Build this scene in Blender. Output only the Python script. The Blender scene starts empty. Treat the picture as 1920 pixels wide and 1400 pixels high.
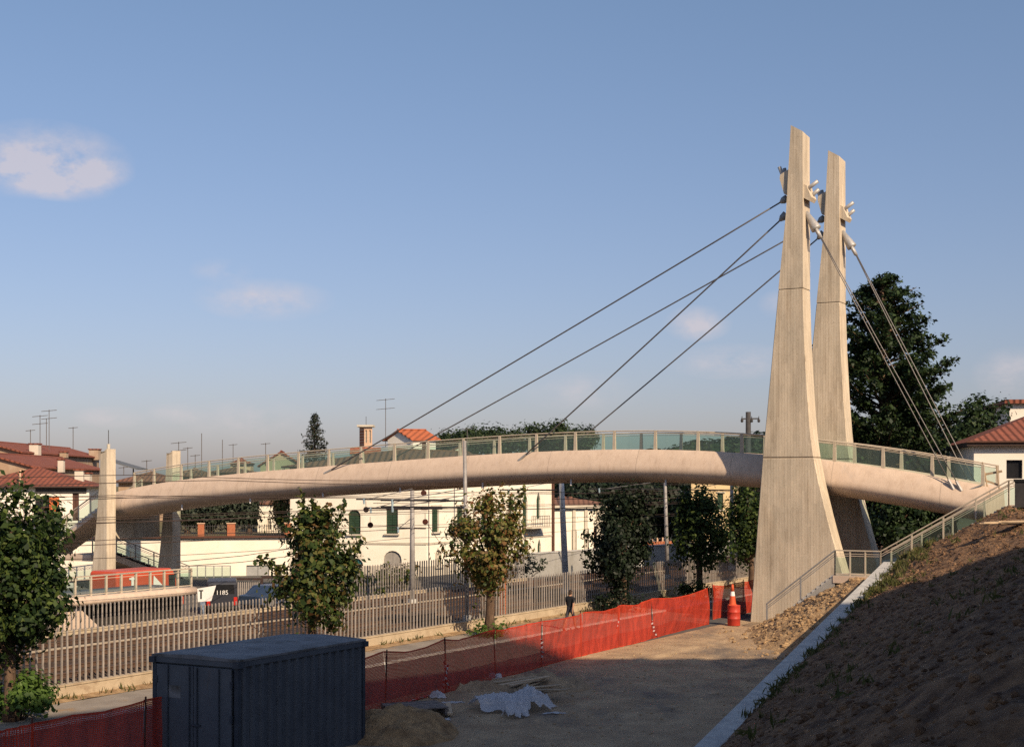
import bpy, math, random
import numpy as np
from mathutils import Vector, Matrix, noise

R = math.radians
scene = bpy.context.scene
COL = scene.collection

# ------------------------------------------------------------------ camera
F = 2700.0          # focal length in pixels of a 1920 px wide picture
EYE = 6.4           # eye height above the yard
HOR = 905.0         # pixel row of the horizon
cam_data = bpy.data.cameras.new("camera")
cam = bpy.data.objects.new("camera", cam_data)
COL.objects.link(cam)
cam.location = (0, 0, EYE)
cam.rotation_euler = (R(90), 0, 0)
cam_data.sensor_width = 36.0
cam_data.lens = 36.0 * F / 1920.0
cam_data.shift_y = (HOR - 700.0) / 1920.0
cam_data.clip_end = 5000.0
cam_data.clip_start = 0.1
scene.camera = cam

# ------------------------------------------------------------------ light
SUN_EL = 35.0
SUN_D = Vector((-0.56, 0.83, 0)).normalized()        # horizontal travel of the light
sun_data = bpy.data.lights.new("sun", 'SUN')
sun_data.energy = 5.0
sun_data.angle = R(0.55)
sun_data.color = (1.0, 0.80, 0.56)
sun = bpy.data.objects.new("sun", sun_data)
COL.objects.link(sun)
trav = Vector((SUN_D.x * math.cos(R(SUN_EL)), SUN_D.y * math.cos(R(SUN_EL)), -math.sin(R(SUN_EL))))
sun.rotation_euler = trav.to_track_quat('-Z', 'Y').to_euler()

world = bpy.data.worlds.new("World")
scene.world = world
world.use_nodes = True
wn, wl = world.node_tree.nodes, world.node_tree.links
wn.clear()
def W(t, **kw):
    n = wn.new(t)
    for k, v in kw.items():
        setattr(n, k, v)
    return n
out = W('ShaderNodeOutputWorld')
bg = W('ShaderNodeBackground')
bg.inputs['Strength'].default_value = 0.080
wl.new(bg.outputs[0], out.inputs['Surface'])
sky = W('ShaderNodeTexSky', sky_type='NISHITA')
sky.sun_disc = False
sky.sun_elevation = R(SUN_EL)
sky.sun_rotation = math.atan2(-SUN_D.x, -SUN_D.y)     # compass bearing of the sun, clockwise from +Y
sky.altitude = 200
sky.air_density = 1.0
sky.dust_density = 1.2
sky.ozone_density = 2.2
tc = W('ShaderNodeTexCoord')
hsv = W('ShaderNodeHueSaturation')
hsv.inputs['Saturation'].default_value = 0.92
hsv.inputs['Value'].default_value = 1.0
wl.new(sky.outputs[0], hsv.inputs['Color'])
tint = W('ShaderNodeMix', data_type='RGBA', blend_type='MULTIPLY')
tint.inputs['Factor'].default_value = 1.0
sepz = W('ShaderNodeSeparateXYZ')
wl.new(tc.outputs['Generated'], sepz.inputs[0])
mrz = W('ShaderNodeMapRange')
mrz.inputs['From Min'].default_value = 0.03
mrz.inputs['From Max'].default_value = 0.33
wl.new(sepz.outputs['Z'], mrz.inputs['Value'])
hz = W('ShaderNodeMix', data_type='RGBA')          # dusty lavender haze low down, clear blue higher up
hz.inputs[6].default_value = (0.93, 0.835, 0.975, 1)
hz.inputs[7].default_value = (1.05, 1.10, 1.17, 1)
wl.new(mrz.outputs[0], hz.inputs['Factor'])
wl.new(hz.outputs[2], tint.inputs[7])
wl.new(hsv.outputs[0], tint.inputs[6])
# clouds: soft cumulus banks at given bearings, broken up by noise, plus thin veils all round the horizon
nrm = W('ShaderNodeVectorMath', operation='NORMALIZE')
wl.new(tc.outputs['Generated'], nrm.inputs[0])
n1 = W('ShaderNodeTexNoise')
n1.inputs['Scale'].default_value = 34.0
n1.inputs['Detail'].default_value = 9.0
n1.inputs['Roughness'].default_value = 0.62
stretch = W('ShaderNodeMapping')
stretch.inputs['Scale'].default_value = (1, 1, 1.7)
wl.new(nrm.outputs[0], stretch.inputs['Vector'])
wl.new(stretch.outputs[0], n1.inputs['Vector'])
def mathn(op, a, b=None, clamp=False):
    m = W('ShaderNodeMath', operation=op)
    m.use_clamp = clamp
    for i, v in enumerate((a, b)):
        if v is None:
            continue
        if isinstance(v, (int, float)):
            m.inputs[i].default_value = v
        else:
            wl.new(v, m.inputs[i])
    return m.outputs[0]
def bump_at(px, py, rx, ry, dens):
    c = Vector(((px - 960) / F, 1.0, (HOR - py) / F)).normalized()
    sub = W('ShaderNodeVectorMath', operation='SUBTRACT')
    wl.new(nrm.outputs[0], sub.inputs[0])
    sub.inputs[1].default_value = c
    mul = W('ShaderNodeVectorMath', operation='MULTIPLY')
    wl.new(sub.outputs[0], mul.inputs[0])
    mul.inputs[1].default_value = (F / rx, F / rx, F / ry)
    ln = W('ShaderNodeVectorMath', operation='LENGTH')
    wl.new(mul.outputs[0], ln.inputs[0])
    e = mathn('SUBTRACT', 1.0, ln.outputs['Value'], True)
    return mathn('MULTIPLY', e, dens)
acc = None
for args in [(90, 300, 150, 70, 1.25), (180, 322, 70, 34, .9), (40, 318, 95, 52, .9), (120, 352, 90, 26, .8), (495, 562, 135, 42, 0.85), (415, 508, 60, 26, 0.45),
             (1308, 607, 66, 36, 1.1), (1375, 678, 130, 36, .75), (1470, 570, 50, 30, .6), (1895, 700, 70, 50, .7), (205, 782, 70, 22, .6),
             (470, 790, 130, 45, .5), (1090, 735, 120, 40, .45), (330, 775, 60, 22, .5), (-320, 420, 200, 90, 1.2), (2350, 380, 220, 90, 1.2)]:
    b = bump_at(*args)
    acc = b if acc is None else mathn('ADD', acc, b)
nz = mathn('SUBTRACT', n1.outputs['Fac'], 0.44)
cl = mathn('MULTIPLY', mathn('MULTIPLY', acc, mathn('ADD', mathn('MULTIPLY', nz, 4.2), 0.55)), 1.0, True)
cl = mathn('MULTIPLY', cl, 0.62)
cmix = W('ShaderNodeMix', data_type='RGBA')
wl.new(cl, cmix.inputs['Factor'])
wl.new(tint.outputs[2], cmix.inputs[6])
cmix.inputs[7].default_value = (7.4, 6.5, 6.6, 1)
wl.new(cmix.outputs[2], bg.inputs['Color'])

scene.view_settings.view_transform = 'Standard'
scene.view_settings.look = 'None'
scene.view_settings.exposure = 0.28
scene.view_settings.gamma = 1.0
scene.view_settings.use_curve_mapping = False
scene.cycles.max_bounces = 8
scene.cycles.diffuse_bounces = 1
scene.cycles.transparent_max_bounces = 24
scene.cycles.sample_clamp_indirect = 6.0
scene.cycles.use_denoising = False

# ------------------------------------------------------------------ materials
MATS = {}
def nodes_of(name):
    m = bpy.data.materials.new(name)
    m.use_nodes = True
    nt = m.node_tree
    bsdf = nt.nodes['Principled BSDF']
    return m, nt.nodes, nt.links, bsdf
def mat(name, c1, c2=None, scale=3.0, rough=0.85, bump=0.0, bscale=None, stretch=(1, 1, 1), metal=0.0, detail=6.0, spots=None, lo=0.35, hi=0.65, spec=0.3, island=False):
    m, n, l, b = nodes_of(name)
    b.inputs['Roughness'].default_value = rough
    b.inputs['Metallic'].default_value = metal
    b.inputs['Specular IOR Level'].default_value = spec
    c2 = c2 or tuple(x * 0.8 for x in c1)
    tcn = n.new('ShaderNodeTexCoord')
    mp = n.new('ShaderNodeMapping')
    mp.inputs['Scale'].default_value = stretch
    l.new(tcn.outputs['Object'], mp.inputs['Vector'])
    nz = n.new('ShaderNodeTexNoise')
    nz.inputs['Scale'].default_value = scale
    nz.inputs['Detail'].default_value = detail
    nz.inputs['Roughness'].default_value = 0.6
    l.new(mp.outputs[0], nz.inputs['Vector'])
    rp = n.new('ShaderNodeValToRGB')
    rp.color_ramp.elements[0].position = lo
    rp.color_ramp.elements[1].position = hi
    rp.color_ramp.elements[0].color = (*c2, 1)
    rp.color_ramp.elements[1].color = (*c1, 1)
    l.new(nz.outputs['Fac'], rp.inputs['Fac'])
    col = rp.outputs['Color']
    if island:
        gi = n.new('ShaderNodeObjectInfo')
        hv = n.new('ShaderNodeHueSaturation')
        mr = n.new('ShaderNodeMapRange')
        mr.inputs['To Min'].default_value = 0.8
        mr.inputs['To Max'].default_value = 1.18
        l.new(gi.outputs['Random'], mr.inputs['Value'])
        l.new(mr.outputs[0], hv.inputs['Value'])
        l.new(col, hv.inputs['Color'])
        col = hv.outputs[0]
    if spots:
        sc, sscale, sstretch, slo, shi = spots
        mp2 = n.new('ShaderNodeMapping')
        mp2.inputs['Scale'].default_value = sstretch
        mp2.inputs['Location'].default_value = (3.1, 7.7, 1.3)
        l.new(tcn.outputs['Object'], mp2.inputs['Vector'])
        nz2 = n.new('ShaderNodeTexNoise')
        nz2.inputs['Scale'].default_value = sscale
        nz2.inputs['Detail'].default_value = 8
        nz2.inputs['Roughness'].default_value = 0.65
        l.new(mp2.outputs[0], nz2.inputs['Vector'])
        rp2 = n.new('ShaderNodeValToRGB')
        rp2.color_ramp.elements[0].position = slo
        rp2.color_ramp.elements[1].position = shi
        l.new(nz2.outputs['Fac'], rp2.inputs['Fac'])
        mx = n.new('ShaderNodeMix')
        mx.data_type = 'RGBA'
        l.new(rp2.outputs['Color'], mx.inputs['Factor'])
        l.new(col, mx.inputs[6])
        mx.inputs[7].default_value = (*sc, 1)
        col = mx.outputs[2]
    l.new(col, b.inputs['Base Color'])
    if bump:
        nb = n.new('ShaderNodeTexNoise')
        nb.inputs['Scale'].default_value = bscale or scale * 3
        nb.inputs['Detail'].default_value = 8
        nb.inputs['Roughness'].default_value = 0.7
        l.new(mp.outputs[0], nb.inputs['Vector'])
        bp = n.new('ShaderNodeBump')
        bp.inputs['Strength'].default_value = min(1.0, bump)
        bp.inputs['Distance'].default_value = 0.06 * max(1.0, bump)
        l.new(nb.outputs['Fac'], bp.inputs['Height'])
        l.new(bp.outputs[0], b.inputs['Normal'])
    MATS[name] = m
    return m

mat('deck_plaster', (.60, .465, .365), (.535, .41, .32), scale=1.4, rough=.8, bump=.12, bscale=40, spots=((.46, .37, .31), 2.2, (1, 1, .25), .56, .82))
mat('dirt_yard', (.47, .335, .205), (.31, .21, .13), scale=.8, rough=.95, bump=1.0, bscale=9, detail=14, spots=((.15, .12, .10), .45, (1, .5, 1), .52, .70))
mat('dirt_bank', (.32, .185, .10), (.09, .049, .03), scale=3.2, rough=1, bump=1.6, bscale=11, detail=14, lo=.36, hi=.66, spots=((.37, .24, .14), 7.5, (1, 1, 1), .60, .72))
mat('dirt_mound', (.46, .31, .17), (.24, .145, .075), scale=3.2, rough=1, bump=1.0, bscale=12, detail=12)
mat('dirt_heap', (.44, .28, .14), (.22, .135, .07), scale=2.6, rough=1, bump=1.0, bscale=10, detail=12)
mat('clod', (.44, .30, .17), (.26, .165, .09), scale=4, rough=1, bump=.6)
mat('asphalt', (.115, .105, .098), (.075, .07, .066), scale=2.0, rough=.95, bump=.25, bscale=60)
mat('footpath', (.30, .26, .22), (.20, .17, .145), scale=.8, rough=.95, bump=.2, bscale=40, spots=((.30, .19, .10), .9, (1, 1, 1), .55, .7))
mat('ballast', (.115, .068, .044), (.028, .017, .011), scale=9, rough=1, bump=1.0, bscale=22, detail=10)
mat('sleeper', (.10, .07, .052), (.05, .034, .026), scale=4, rough=.95, bump=.2)
mat('rail_steel', (.12, .072, .05), (.07, .042, .03), scale=6, rough=.6)
mat('concrete_kerb', (.52, .50, .47), (.38, .37, .36), scale=3.0, rough=.9, bump=.3, bscale=30, spots=((.20, .17, .15), 5, (1, 1, 1), .60, .72))
mat('plinth', (.50, .40, .28), (.38, .295, .20), scale=1.5, rough=.9, bump=.2, bscale=30, spots=((.24, .16, .10), 1.6, (1, 1, 2), .55, .75))
mat('picket', (.37, .325, .29), (.27, .235, .205), scale=5, rough=.6, metal=.15, island=True)
mat('steel_grey', (.33, .33, .33), (.24, .24, .24), scale=4, rough=.5, metal=.35)
mat('cable_steel', (.17, .155, .15), (.12, .11, .105), scale=30, rough=.45, metal=.4)
mat('anchor_steel', (.46, .44, .42), (.34, .32, .31), scale=8, rough=.5, metal=.3)
mat('rail_paint', (.52, .44, .34), (.44, .37, .29), scale=6, rough=.55)
mat('pole_steel', (.33, .31, .30), (.24, .22, .21), scale=3, rough=.6, metal=.2)
mat('pole_dark', (.06, .055, .055), (.04, .036, .036), scale=3, rough=.7)
mat('wire', (.075, .05, .042), (.05, .035, .03), scale=3, rough=.8)
mat('disc_red', (.11, .03, .022), (.07, .02, .016), scale=3, rough=.7)
mat('insulator', (.35, .45, .5), (.25, .33, .38), scale=4, rough=.3)
mat('container_paint', (.088, .099, .118), (.064, .073, .090), scale=1.6, rough=.55, bump=.05, spots=((.09, .07, .06), 2.4, (3, 3, .5), .60, .8))
mat('container_roof', (.20, .20, .21), (.13, .13, .14), scale=1.2, rough=.7, spots=((.06, .055, .05), 1.4, (1, 1, 1), .5, .7))
mat('container_trim', (.045, .055, .072), (.03, .036, .05), scale=3, rough=.6)
mat('net_orange', (.52, .048, .020), (.43, .038, .016), scale=1.2, rough=.7)
mat('post_iron', (.09, .035, .025), (.05, .022, .018), scale=6, rough=.8)
mat('tape_white', (.72, .68, .66), (.6, .56, .54), scale=3, rough=.6)
mat('tape_red', (.55, .05, .04), (.45, .04, .03), scale=3, rough=.6)
mat('drum_red', (.50, .05, .030), (.36, .035, .024), scale=3, rough=.5, spots=((.16, .06, .04), 5, (1, 1, 1), .6, .75))
mat('cone_orange', (.62, .10, .035), (.5, .08, .03), scale=3, rough=.6)
mat('wood_plank', (.52, .39, .26), (.36, .26, .17), scale=4, rough=.9, stretch=(1, 1, 6), bump=.2, island=True)
mat('wood_grey', (.24, .20, .18), (.15, .125, .11), scale=4, rough=.9, bump=.2, island=True)
mat('bark', (.15, .095, .062), (.075, .045, .03), scale=8, rough=.95, bump=.6, stretch=(1, 1, .35))
mat('cream_wall', (.86, .79, .67), (.80, .72, .60), scale=.9, rough=.9, bump=.1, bscale=30, spots=((.60, .50, .38), .8, (1, 1, .35), .56, .80))
mat('white_wall', (.84, .77, .66), (.78, .70, .59), scale=.8, rough=.9, bump=.1, bscale=30, spots=((.62, .54, .43), .7, (1, 1, .3), .58, .82))
mat('house_white', (.82, .75, .66), (.77, .70, .61), scale=.8, rough=.9, bump=.1, bscale=30)
mat('ochre_wall', (.40, .28, .19), (.30, .20, .135), scale=.7, rough=.95, spots=((.42, .33, .25), .9, (1, 1, .5), .5, .7))
mat('olive_wall', (.36, .32, .22), (.29, .26, .18), scale=.7, rough=.95)
mat('yellow_wall', (.62, .47, .27), (.55, .41, .235), scale=.7, rough=.95)
mat('stone_trim', (.56, .50, .41), (.48, .42, .34), scale=2, rough=.9)
mat('grey_wall', (.36, .345, .325), (.29, .28, .265), scale=.8, rough=.95, bump=.2, bscale=20, spots=((.22, .21, .18), 1.2, (1, 1, .4), .55, .75))
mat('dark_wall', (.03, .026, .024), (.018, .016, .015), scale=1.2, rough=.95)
mat('brick', (.42, .15, .075), (.33, .11, .055), scale=9, rough=.95)
mat('brick_light', (.62, .42, .29), (.54, .35, .24), scale=5, rough=.95)
mat('shutter_green', (.030, .060, .034), (.020, .044, .025), scale=6, rough=.6)
mat('shutter_teal', (.035, .155, .165), (.028, .13, .14), scale=6, rough=.6)
mat('door_brown', (.10, .042, .028), (.07, .03, .02), scale=5, rough=.7)
mat('door_grey', (.33, .30, .27), (.27, .245, .22), scale=4, rough=.7)
mat('shutter_grey', (.34, .335, .33), (.28, .275, .27), scale=4, rough=.6)
mat('awning_orange', (.58, .15, .05), (.5, .12, .04), scale=4, rough=.8)
mat('dark_glass', (.02, .02, .022), (.012, .012, .014), scale=2, rough=.15, spec=.5)
mat('van_red', (.52, .075, .03), (.48, .068, .027), scale=1, rough=.35, spec=.5)
mat('van_dark', (.035, .036, .045), (.028, .029, .036), scale=1, rough=.3, spec=.5)
mat('car_blue', (.035, .055, .10), (.03, .048, .088), scale=1, rough=.3, spec=.5)
mat('white_paint', (.80, .77, .73), (.74, .71, .67), scale=2, rough=.6)
mat('black_paint', (.02, .02, .02), (.015, .015, .015), scale=2, rough=.6)
mat('tyre', (.02, .019, .018), (.014, .013, .013), scale=6, rough=.9)
mat('lamp_red', (.5, .03, .02), (.45, .025, .02), scale=2, rough=.3)
mat('gate_brown', (.055, .032, .026), (.04, .024, .02), scale=4, rough=.6)
mat('sign_blue', (.23, .28, .36), (.19, .24, .31), scale=4, rough=.5)
mat('shirt_black', (.018, .018, .022), (.012, .012, .015), scale=6, rough=.95)
mat('shorts', (.055, .05, .065), (.04, .036, .05), scale=6, rough=.95)
mat('skin', (.42, .225, .14), (.38, .20, .125), scale=6, rough=.6)
mat('hair', (.035, .02, .013), (.02, .012, .008), scale=30, rough=.8)
mat('aerial', (.13, .115, .11), (.10, .09, .085), scale=4, rough=.6)
mat('tin_roof', (.13, .135, .14), (.10, .104, .108), scale=2, rough=.6)
mat('hill_soil', (.055, .065, .035), (.035, .042, .022), scale=.08, rough=1, detail=9)
mat('grass_ground', (.10, .10, .045), (.16, .12, .065), scale=.6, rough=1, bump=.5, bscale=12, detail=9)
mat('stucco_beige', (.60, .53, .44), (.54, .47, .39), scale=1, rough=.9)  # beige stucco for chimneys, balcony and the unseen block

# board-marked concrete of the pylons
def concrete_boards():
    m, n, l, b = nodes_of('pylon_concrete')
    b.inputs['Roughness'].default_value = .92
    b.inputs['Specular IOR Level'].default_value = .2
    tcn = n.new('ShaderNodeTexCoord')
    def noi(scale, st, detail=6, rough=.6):
        mp = n.new('ShaderNodeMapping'); mp.inputs['Scale'].default_value = st
        l.new(tcn.outputs['Object'], mp.inputs['Vector'])
        z = n.new('ShaderNodeTexNoise'); z.inputs['Scale'].default_value = scale
        z.inputs['Detail'].default_value = detail; z.inputs['Roughness'].default_value = rough
        l.new(mp.outputs[0], z.inputs['Vector'])
        return z.outputs['Fac']
    # sawn formwork boards about 13 cm wide, set in lifts: every board prints its own tone, with a fine fin at each joint
    def mth(op, x, y=None):
        q = n.new('ShaderNodeMath'); q.operation = op
        for i, v in enumerate((x, y)):
            if v is None: continue
            if isinstance(v, (int, float)): q.inputs[i].default_value = v
            else: l.new(v, q.inputs[i])
        return q.outputs[0]
    dt = n.new('ShaderNodeVectorMath'); dt.operation = 'DOT_PRODUCT'
    l.new(tcn.outputs['Object'], dt.inputs[0]); dt.inputs[1].default_value = (-.8716 + .4903, .4903 + .8716, 0)
    sx = n.new('ShaderNodeSeparateXYZ'); l.new(tcn.outputs['Object'], sx.inputs[0])
    wob = noi(.8, (1, 1, .5), 3)
    t = mth('ADD', mth('DIVIDE', dt.outputs['Value'], .135), mth('MULTIPLY', wob, .5))
    cell = mth('FLOOR', t); fr = mth('FRACT', t)
    lift = mth('FLOOR', mth('ADD', mth('DIVIDE', sx.outputs['Z'], 1.9), mth('MULTIPLY', mth('SINE', mth('MULTIPLY', cell, 2.4)), .35)))
    cmb = n.new('ShaderNodeCombineXYZ'); l.new(cell, cmb.inputs[0]); l.new(lift, cmb.inputs[1])
    wnz = n.new('ShaderNodeTexWhiteNoise'); l.new(cmb.outputs[0], wnz.inputs['Vector'])
    joint = mth('LESS_THAN', fr, .10)
    streak = noi(3.0, (1, 1, .10), 9, .7)
    cloud = noi(.9, (1, 1, .45), 10, .72)
    fine = noi(24, (1, 1, .6), 6, .7)
    pits = noi(16, (1, 1, 1), 3, .5)
    def ramp(f, stops):
        r = n.new('ShaderNodeValToRGB')
        e = r.color_ramp.elements
        e[0].position, e[0].color = stops[0][0], (*stops[0][1], 1)
        e[1].position, e[1].color = stops[-1][0], (*stops[-1][1], 1)
        for p, c in stops[1:-1]:
            q = e.new(p); q.color = (*c, 1)
        l.new(f, r.inputs['Fac'])
        return r.outputs['Color']
    def mix(a, bb, f, mode='MIX'):
        x = n.new('ShaderNodeMix'); x.data_type = 'RGBA'; x.blend_type = mode
        x.inputs['Factor'].default_value = f
        l.new(a, x.inputs[6]); l.new(bb, x.inputs[7])
        return x.outputs[2]
    c = ramp(cloud, [(.26, (.41, .345, .265)), (.42, (.53, .45, .35)), (.55, (.61, .51, .39)), (.72, (.66, .57, .455))])
    c = mix(c, ramp(wnz.outputs['Value'], [(0, (.84, .82, .80)), (.5, (.98, .98, .98)), (1, (1.10, 1.09, 1.08))]), .6, 'MULTIPLY')
    c = mix(c, ramp(joint, [(0, (1, 1, 1)), (1, (.80, .77, .74))]), .8, 'MULTIPLY')
    c = mix(c, ramp(streak, [(.32, (.60, .55, .50)), (.48, (.97, .97, .97)), (.7, (1.06, 1.06, 1.06))]), .6, 'MULTIPLY')
    c = mix(c, ramp(fine, [(.3, (.82, .80, .78)), (.6, (1.03, 1.03, 1.03))]), .6, 'MULTIPLY')
    c = mix(c, ramp(pits, [(.27, (.45, .40, .36)), (.33, (1, 1, 1))]), .7, 'MULTIPLY')
    l.new(c, b.inputs['Base Color'])
    bp = n.new('ShaderNodeBump'); bp.inputs['Strength'].default_value = .5; bp.inputs['Distance'].default_value = .02
    hgt = mth('ADD', mth('MULTIPLY', wnz.outputs['Value'], .5), mth('ADD', mth('MULTIPLY', fine, .5), mth('MULTIPLY', joint, .6)))
    l.new(hgt, bp.inputs['Height']); l.new(bp.outputs[0], b.inputs['Normal'])
    MATS['pylon_concrete'] = m
concrete_boards()

def deck_material():
    m = MATS['deck_plaster']; n, l = m.node_tree.nodes, m.node_tree.links
    b = n['Principled BSDF']
    src = b.inputs['Base Color'].links[0].from_socket
    tcn = n.new('ShaderNodeTexCoord')
    dt = n.new('ShaderNodeVectorMath'); dt.operation = 'DOT_PRODUCT'
    l.new(tcn.outputs['Object'], dt.inputs[0]); dt.inputs[1].default_value = (-.8716, .4903, 0)
    dv = n.new('ShaderNodeMath'); dv.operation = 'DIVIDE'; l.new(dt.outputs['Value'], dv.inputs[0]); dv.inputs[1].default_value = 4.9
    fr = n.new('ShaderNodeMath'); fr.operation = 'FRACT'; l.new(dv.outputs[0], fr.inputs[0])
    lt = n.new('ShaderNodeMath'); lt.operation = 'LESS_THAN'; l.new(fr.outputs[0], lt.inputs[0]); lt.inputs[1].default_value = .007
    mp = n.new('ShaderNodeMapping'); mp.inputs['Scale'].default_value = (1, 1, .06)
    l.new(tcn.outputs['Object'], mp.inputs['Vector'])
    nz = n.new('ShaderNodeTexNoise'); nz.inputs['Scale'].default_value = 4.5; nz.inputs['Detail'].default_value = 8; nz.inputs['Roughness'].default_value = .75
    l.new(mp.outputs[0], nz.inputs['Vector'])
    rp = n.new('ShaderNodeValToRGB'); rp.color_ramp.elements[0].position = .34; rp.color_ramp.elements[1].position = .5
    rp.color_ramp.elements[0].color = (.80, .77, .74, 1); rp.color_ramp.elements[1].color = (1, 1, 1, 1)
    l.new(nz.outputs['Fac'], rp.inputs['Fac'])
    m1 = n.new('ShaderNodeMix'); m1.data_type = 'RGBA'; m1.blend_type = 'MULTIPLY'; m1.inputs['Factor'].default_value = .7
    l.new(src, m1.inputs[6]); l.new(rp.outputs['Color'], m1.inputs[7])
    m2 = n.new('ShaderNodeMix'); m2.data_type = 'RGBA'
    l.new(lt.outputs[0], m2.inputs['Factor']); l.new(m1.outputs[2], m2.inputs[6]); m2.inputs[7].default_value = (.40, .31, .245, 1)
    l.new(m2.outputs[2], b.inputs['Base Color'])
deck_material()

def roof_tile(name, c1, c2, direction):
    # rows of pantiles running down the slope: ribs across `direction`
    m, n, l, b = nodes_of(name)
    b.inputs['Roughness'].default_value = .9
    tcn = n.new('ShaderNodeTexCoord')
    dt = n.new('ShaderNodeVectorMath'); dt.operation = 'DOT_PRODUCT'
    l.new(tcn.outputs['Object'], dt.inputs[0]); dt.inputs[1].default_value = direction
    ml = n.new('ShaderNodeMath'); ml.operation = 'MULTIPLY'; ml.inputs[1].default_value = 2 * math.pi / .42
    l.new(dt.outputs['Value'], ml.inputs[0])
    sn = n.new('ShaderNodeMath'); sn.operation = 'SINE'; l.new(ml.outputs[0], sn.inputs[0])
    nz = n.new('ShaderNodeTexNoise'); nz.inputs['Scale'].default_value = 1.1; nz.inputs['Detail'].default_value = 12; nz.inputs['Roughness'].default_value = .85
    l.new(tcn.outputs['Object'], nz.inputs['Vector'])
    rp = n.new('ShaderNodeValToRGB')
    rp.color_ramp.elements[0].position = .33; rp.color_ramp.elements[1].position = .66
    rp.color_ramp.elements[0].color = (*c2, 1); rp.color_ramp.elements[1].color = (*c1, 1)
    l.new(nz.outputs['Fac'], rp.inputs['Fac'])
    l.new(rp.outputs['Color'], b.inputs['Base Color'])
    bp = n.new('ShaderNodeBump'); bp.inputs['Strength'].default_value = .8; bp.inputs['Distance'].default_value = .06
    l.new(sn.outputs[0], bp.inputs['Height']); l.new(bp.outputs[0], b.inputs['Normal'])
    MATS[name] = m
roof_tile('roof_red', (.27, .078, .042), (.12, .038, .026), (1, 0, 0))
roof_tile('roof_orange', (.42, .115, .045), (.28, .075, .034), (.8, -.5, 0))
roof_tile('roof_brown', (.21, .10, .06), (.13, .06, .04), (1, 0, 0))

def foliage(name, cols, trans=.35, rough=.55):
    m, n, l, b = nodes_of(name)
    gi = n.new('ShaderNodeNewGeometry')
    rp = n.new('ShaderNodeValToRGB')
    rp.color_ramp.interpolation = 'LINEAR'
    e = rp.color_ramp.elements
    e[0].position, e[0].color = 0, (*cols[0], 1)
    e[1].position, e[1].color = 1, (*cols[-1], 1)
    for i, c in enumerate(cols[1:-1]):
        q = e.new((i + 1) / (len(cols) - 1)); q.color = (*c, 1)
    l.new(gi.outputs['Random Per Island'], rp.inputs['Fac'])
    b.inputs['Roughness'].default_value = rough
    b.inputs['Specular IOR Level'].default_value = .25
    l.new(rp.outputs['Color'], b.inputs['Base Color'])
    tr = n.new('ShaderNodeBsdfTranslucent')
    l.new(rp.outputs['Color'], tr.inputs['Color'])
    mx = n.new('ShaderNodeMixShader'); mx.inputs[0].default_value = trans
    l.new(b.outputs[0], mx.inputs[1]); l.new(tr.outputs[0], mx.inputs[2])
    l.new(mx.outputs[0], n['Material Output'].inputs['Surface'])
    MATS[name] = m
foliage('leaf_green', [(.012, .026, .008), (.022, .042, .011), (.040, .070, .016), (.11, .145, .032)])
foliage('leaf_mid', [(.012, .026, .008), (.022, .043, .011), (.045, .075, .017), (.12, .14, .032), (.13, .062, .026)])
foliage('leaf_autumn', [(.03, .055, .012), (.06, .095, .018), (.13, .065, .027), (.09, .13, .026), (.24, .10, .042), (.15, .19, .04), (.28, .16, .065)])
foliage('leaf_dark', [(.006, .010, .005), (.009, .016, .007), (.014, .026, .010)], trans=.12)  # near-black: shade on the dark street tree is put into the leaf colour
foliage('leaf_big', [(.012, .025, .010), (.018, .034, .012), (.028, .050, .016), (.045, .072, .022)], trans=.25)
foliage('leaf_pine', [(.014, .026, .010), (.024, .040, .014), (.038, .058, .018)], trans=.15)
foliage('leaf_fir', [(.012, .018, .012), (.02, .028, .018), (.032, .040, .024)], trans=.1)
foliage('leaf_olive', [(.022, .032, .020), (.036, .048, .030), (.055, .068, .045)], trans=.2)
foliage('leaf_bright', [(.055, .105, .02), (.085, .15, .028), (.13, .20, .045)], trans=.4)
foliage('grass_dry', [(.05, .065, .02), (.09, .10, .03), (.17, .14, .06)], trans=.3)

def glass(name, tintc, difc, dif=.10, gl=.07):
    m = bpy.data.materials.new(name); m.use_nodes = True
    n, l = m.node_tree.nodes, m.node_tree.links
    n.clear()
    o = n.new('ShaderNodeOutputMaterial')
    t = n.new('ShaderNodeBsdfTransparent'); t.inputs['Color'].default_value = (*tintc, 1)
    g = n.new('ShaderNodeBsdfGlossy'); g.inputs['Roughness'].default_value = .05
    d = n.new('ShaderNodeBsdfDiffuse'); d.inputs['Color'].default_value = (*difc, 1)
    m1 = n.new('ShaderNodeMixShader'); m1.inputs[0].default_value = gl
    m2 = n.new('ShaderNodeMixShader'); m2.inputs[0].default_value = dif
    l.new(t.outputs[0], m1.inputs[1]); l.new(g.outputs[0], m1.inputs[2])
    l.new(m1.outputs[0], m2.inputs[1]); l.new(d.outputs[0], m2.inputs[2])
    l.new(m2.outputs[0], o.inputs['Surface'])
    MATS[name] = m
mat('pole_light', (.56, .56, .57), (.44, .44, .45), scale=3, rough=.5)
mat('pylon_joint', (.30, .235, .17), (.22, .17, .12), scale=6, rough=.95)
glass('rail_glass', (.72, .86, .815), (.38, .50, .46), .05, .06)
glass('plastic_sheet', (.80, .80, .82), (.66, .66, .70), .55, .08)

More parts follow.
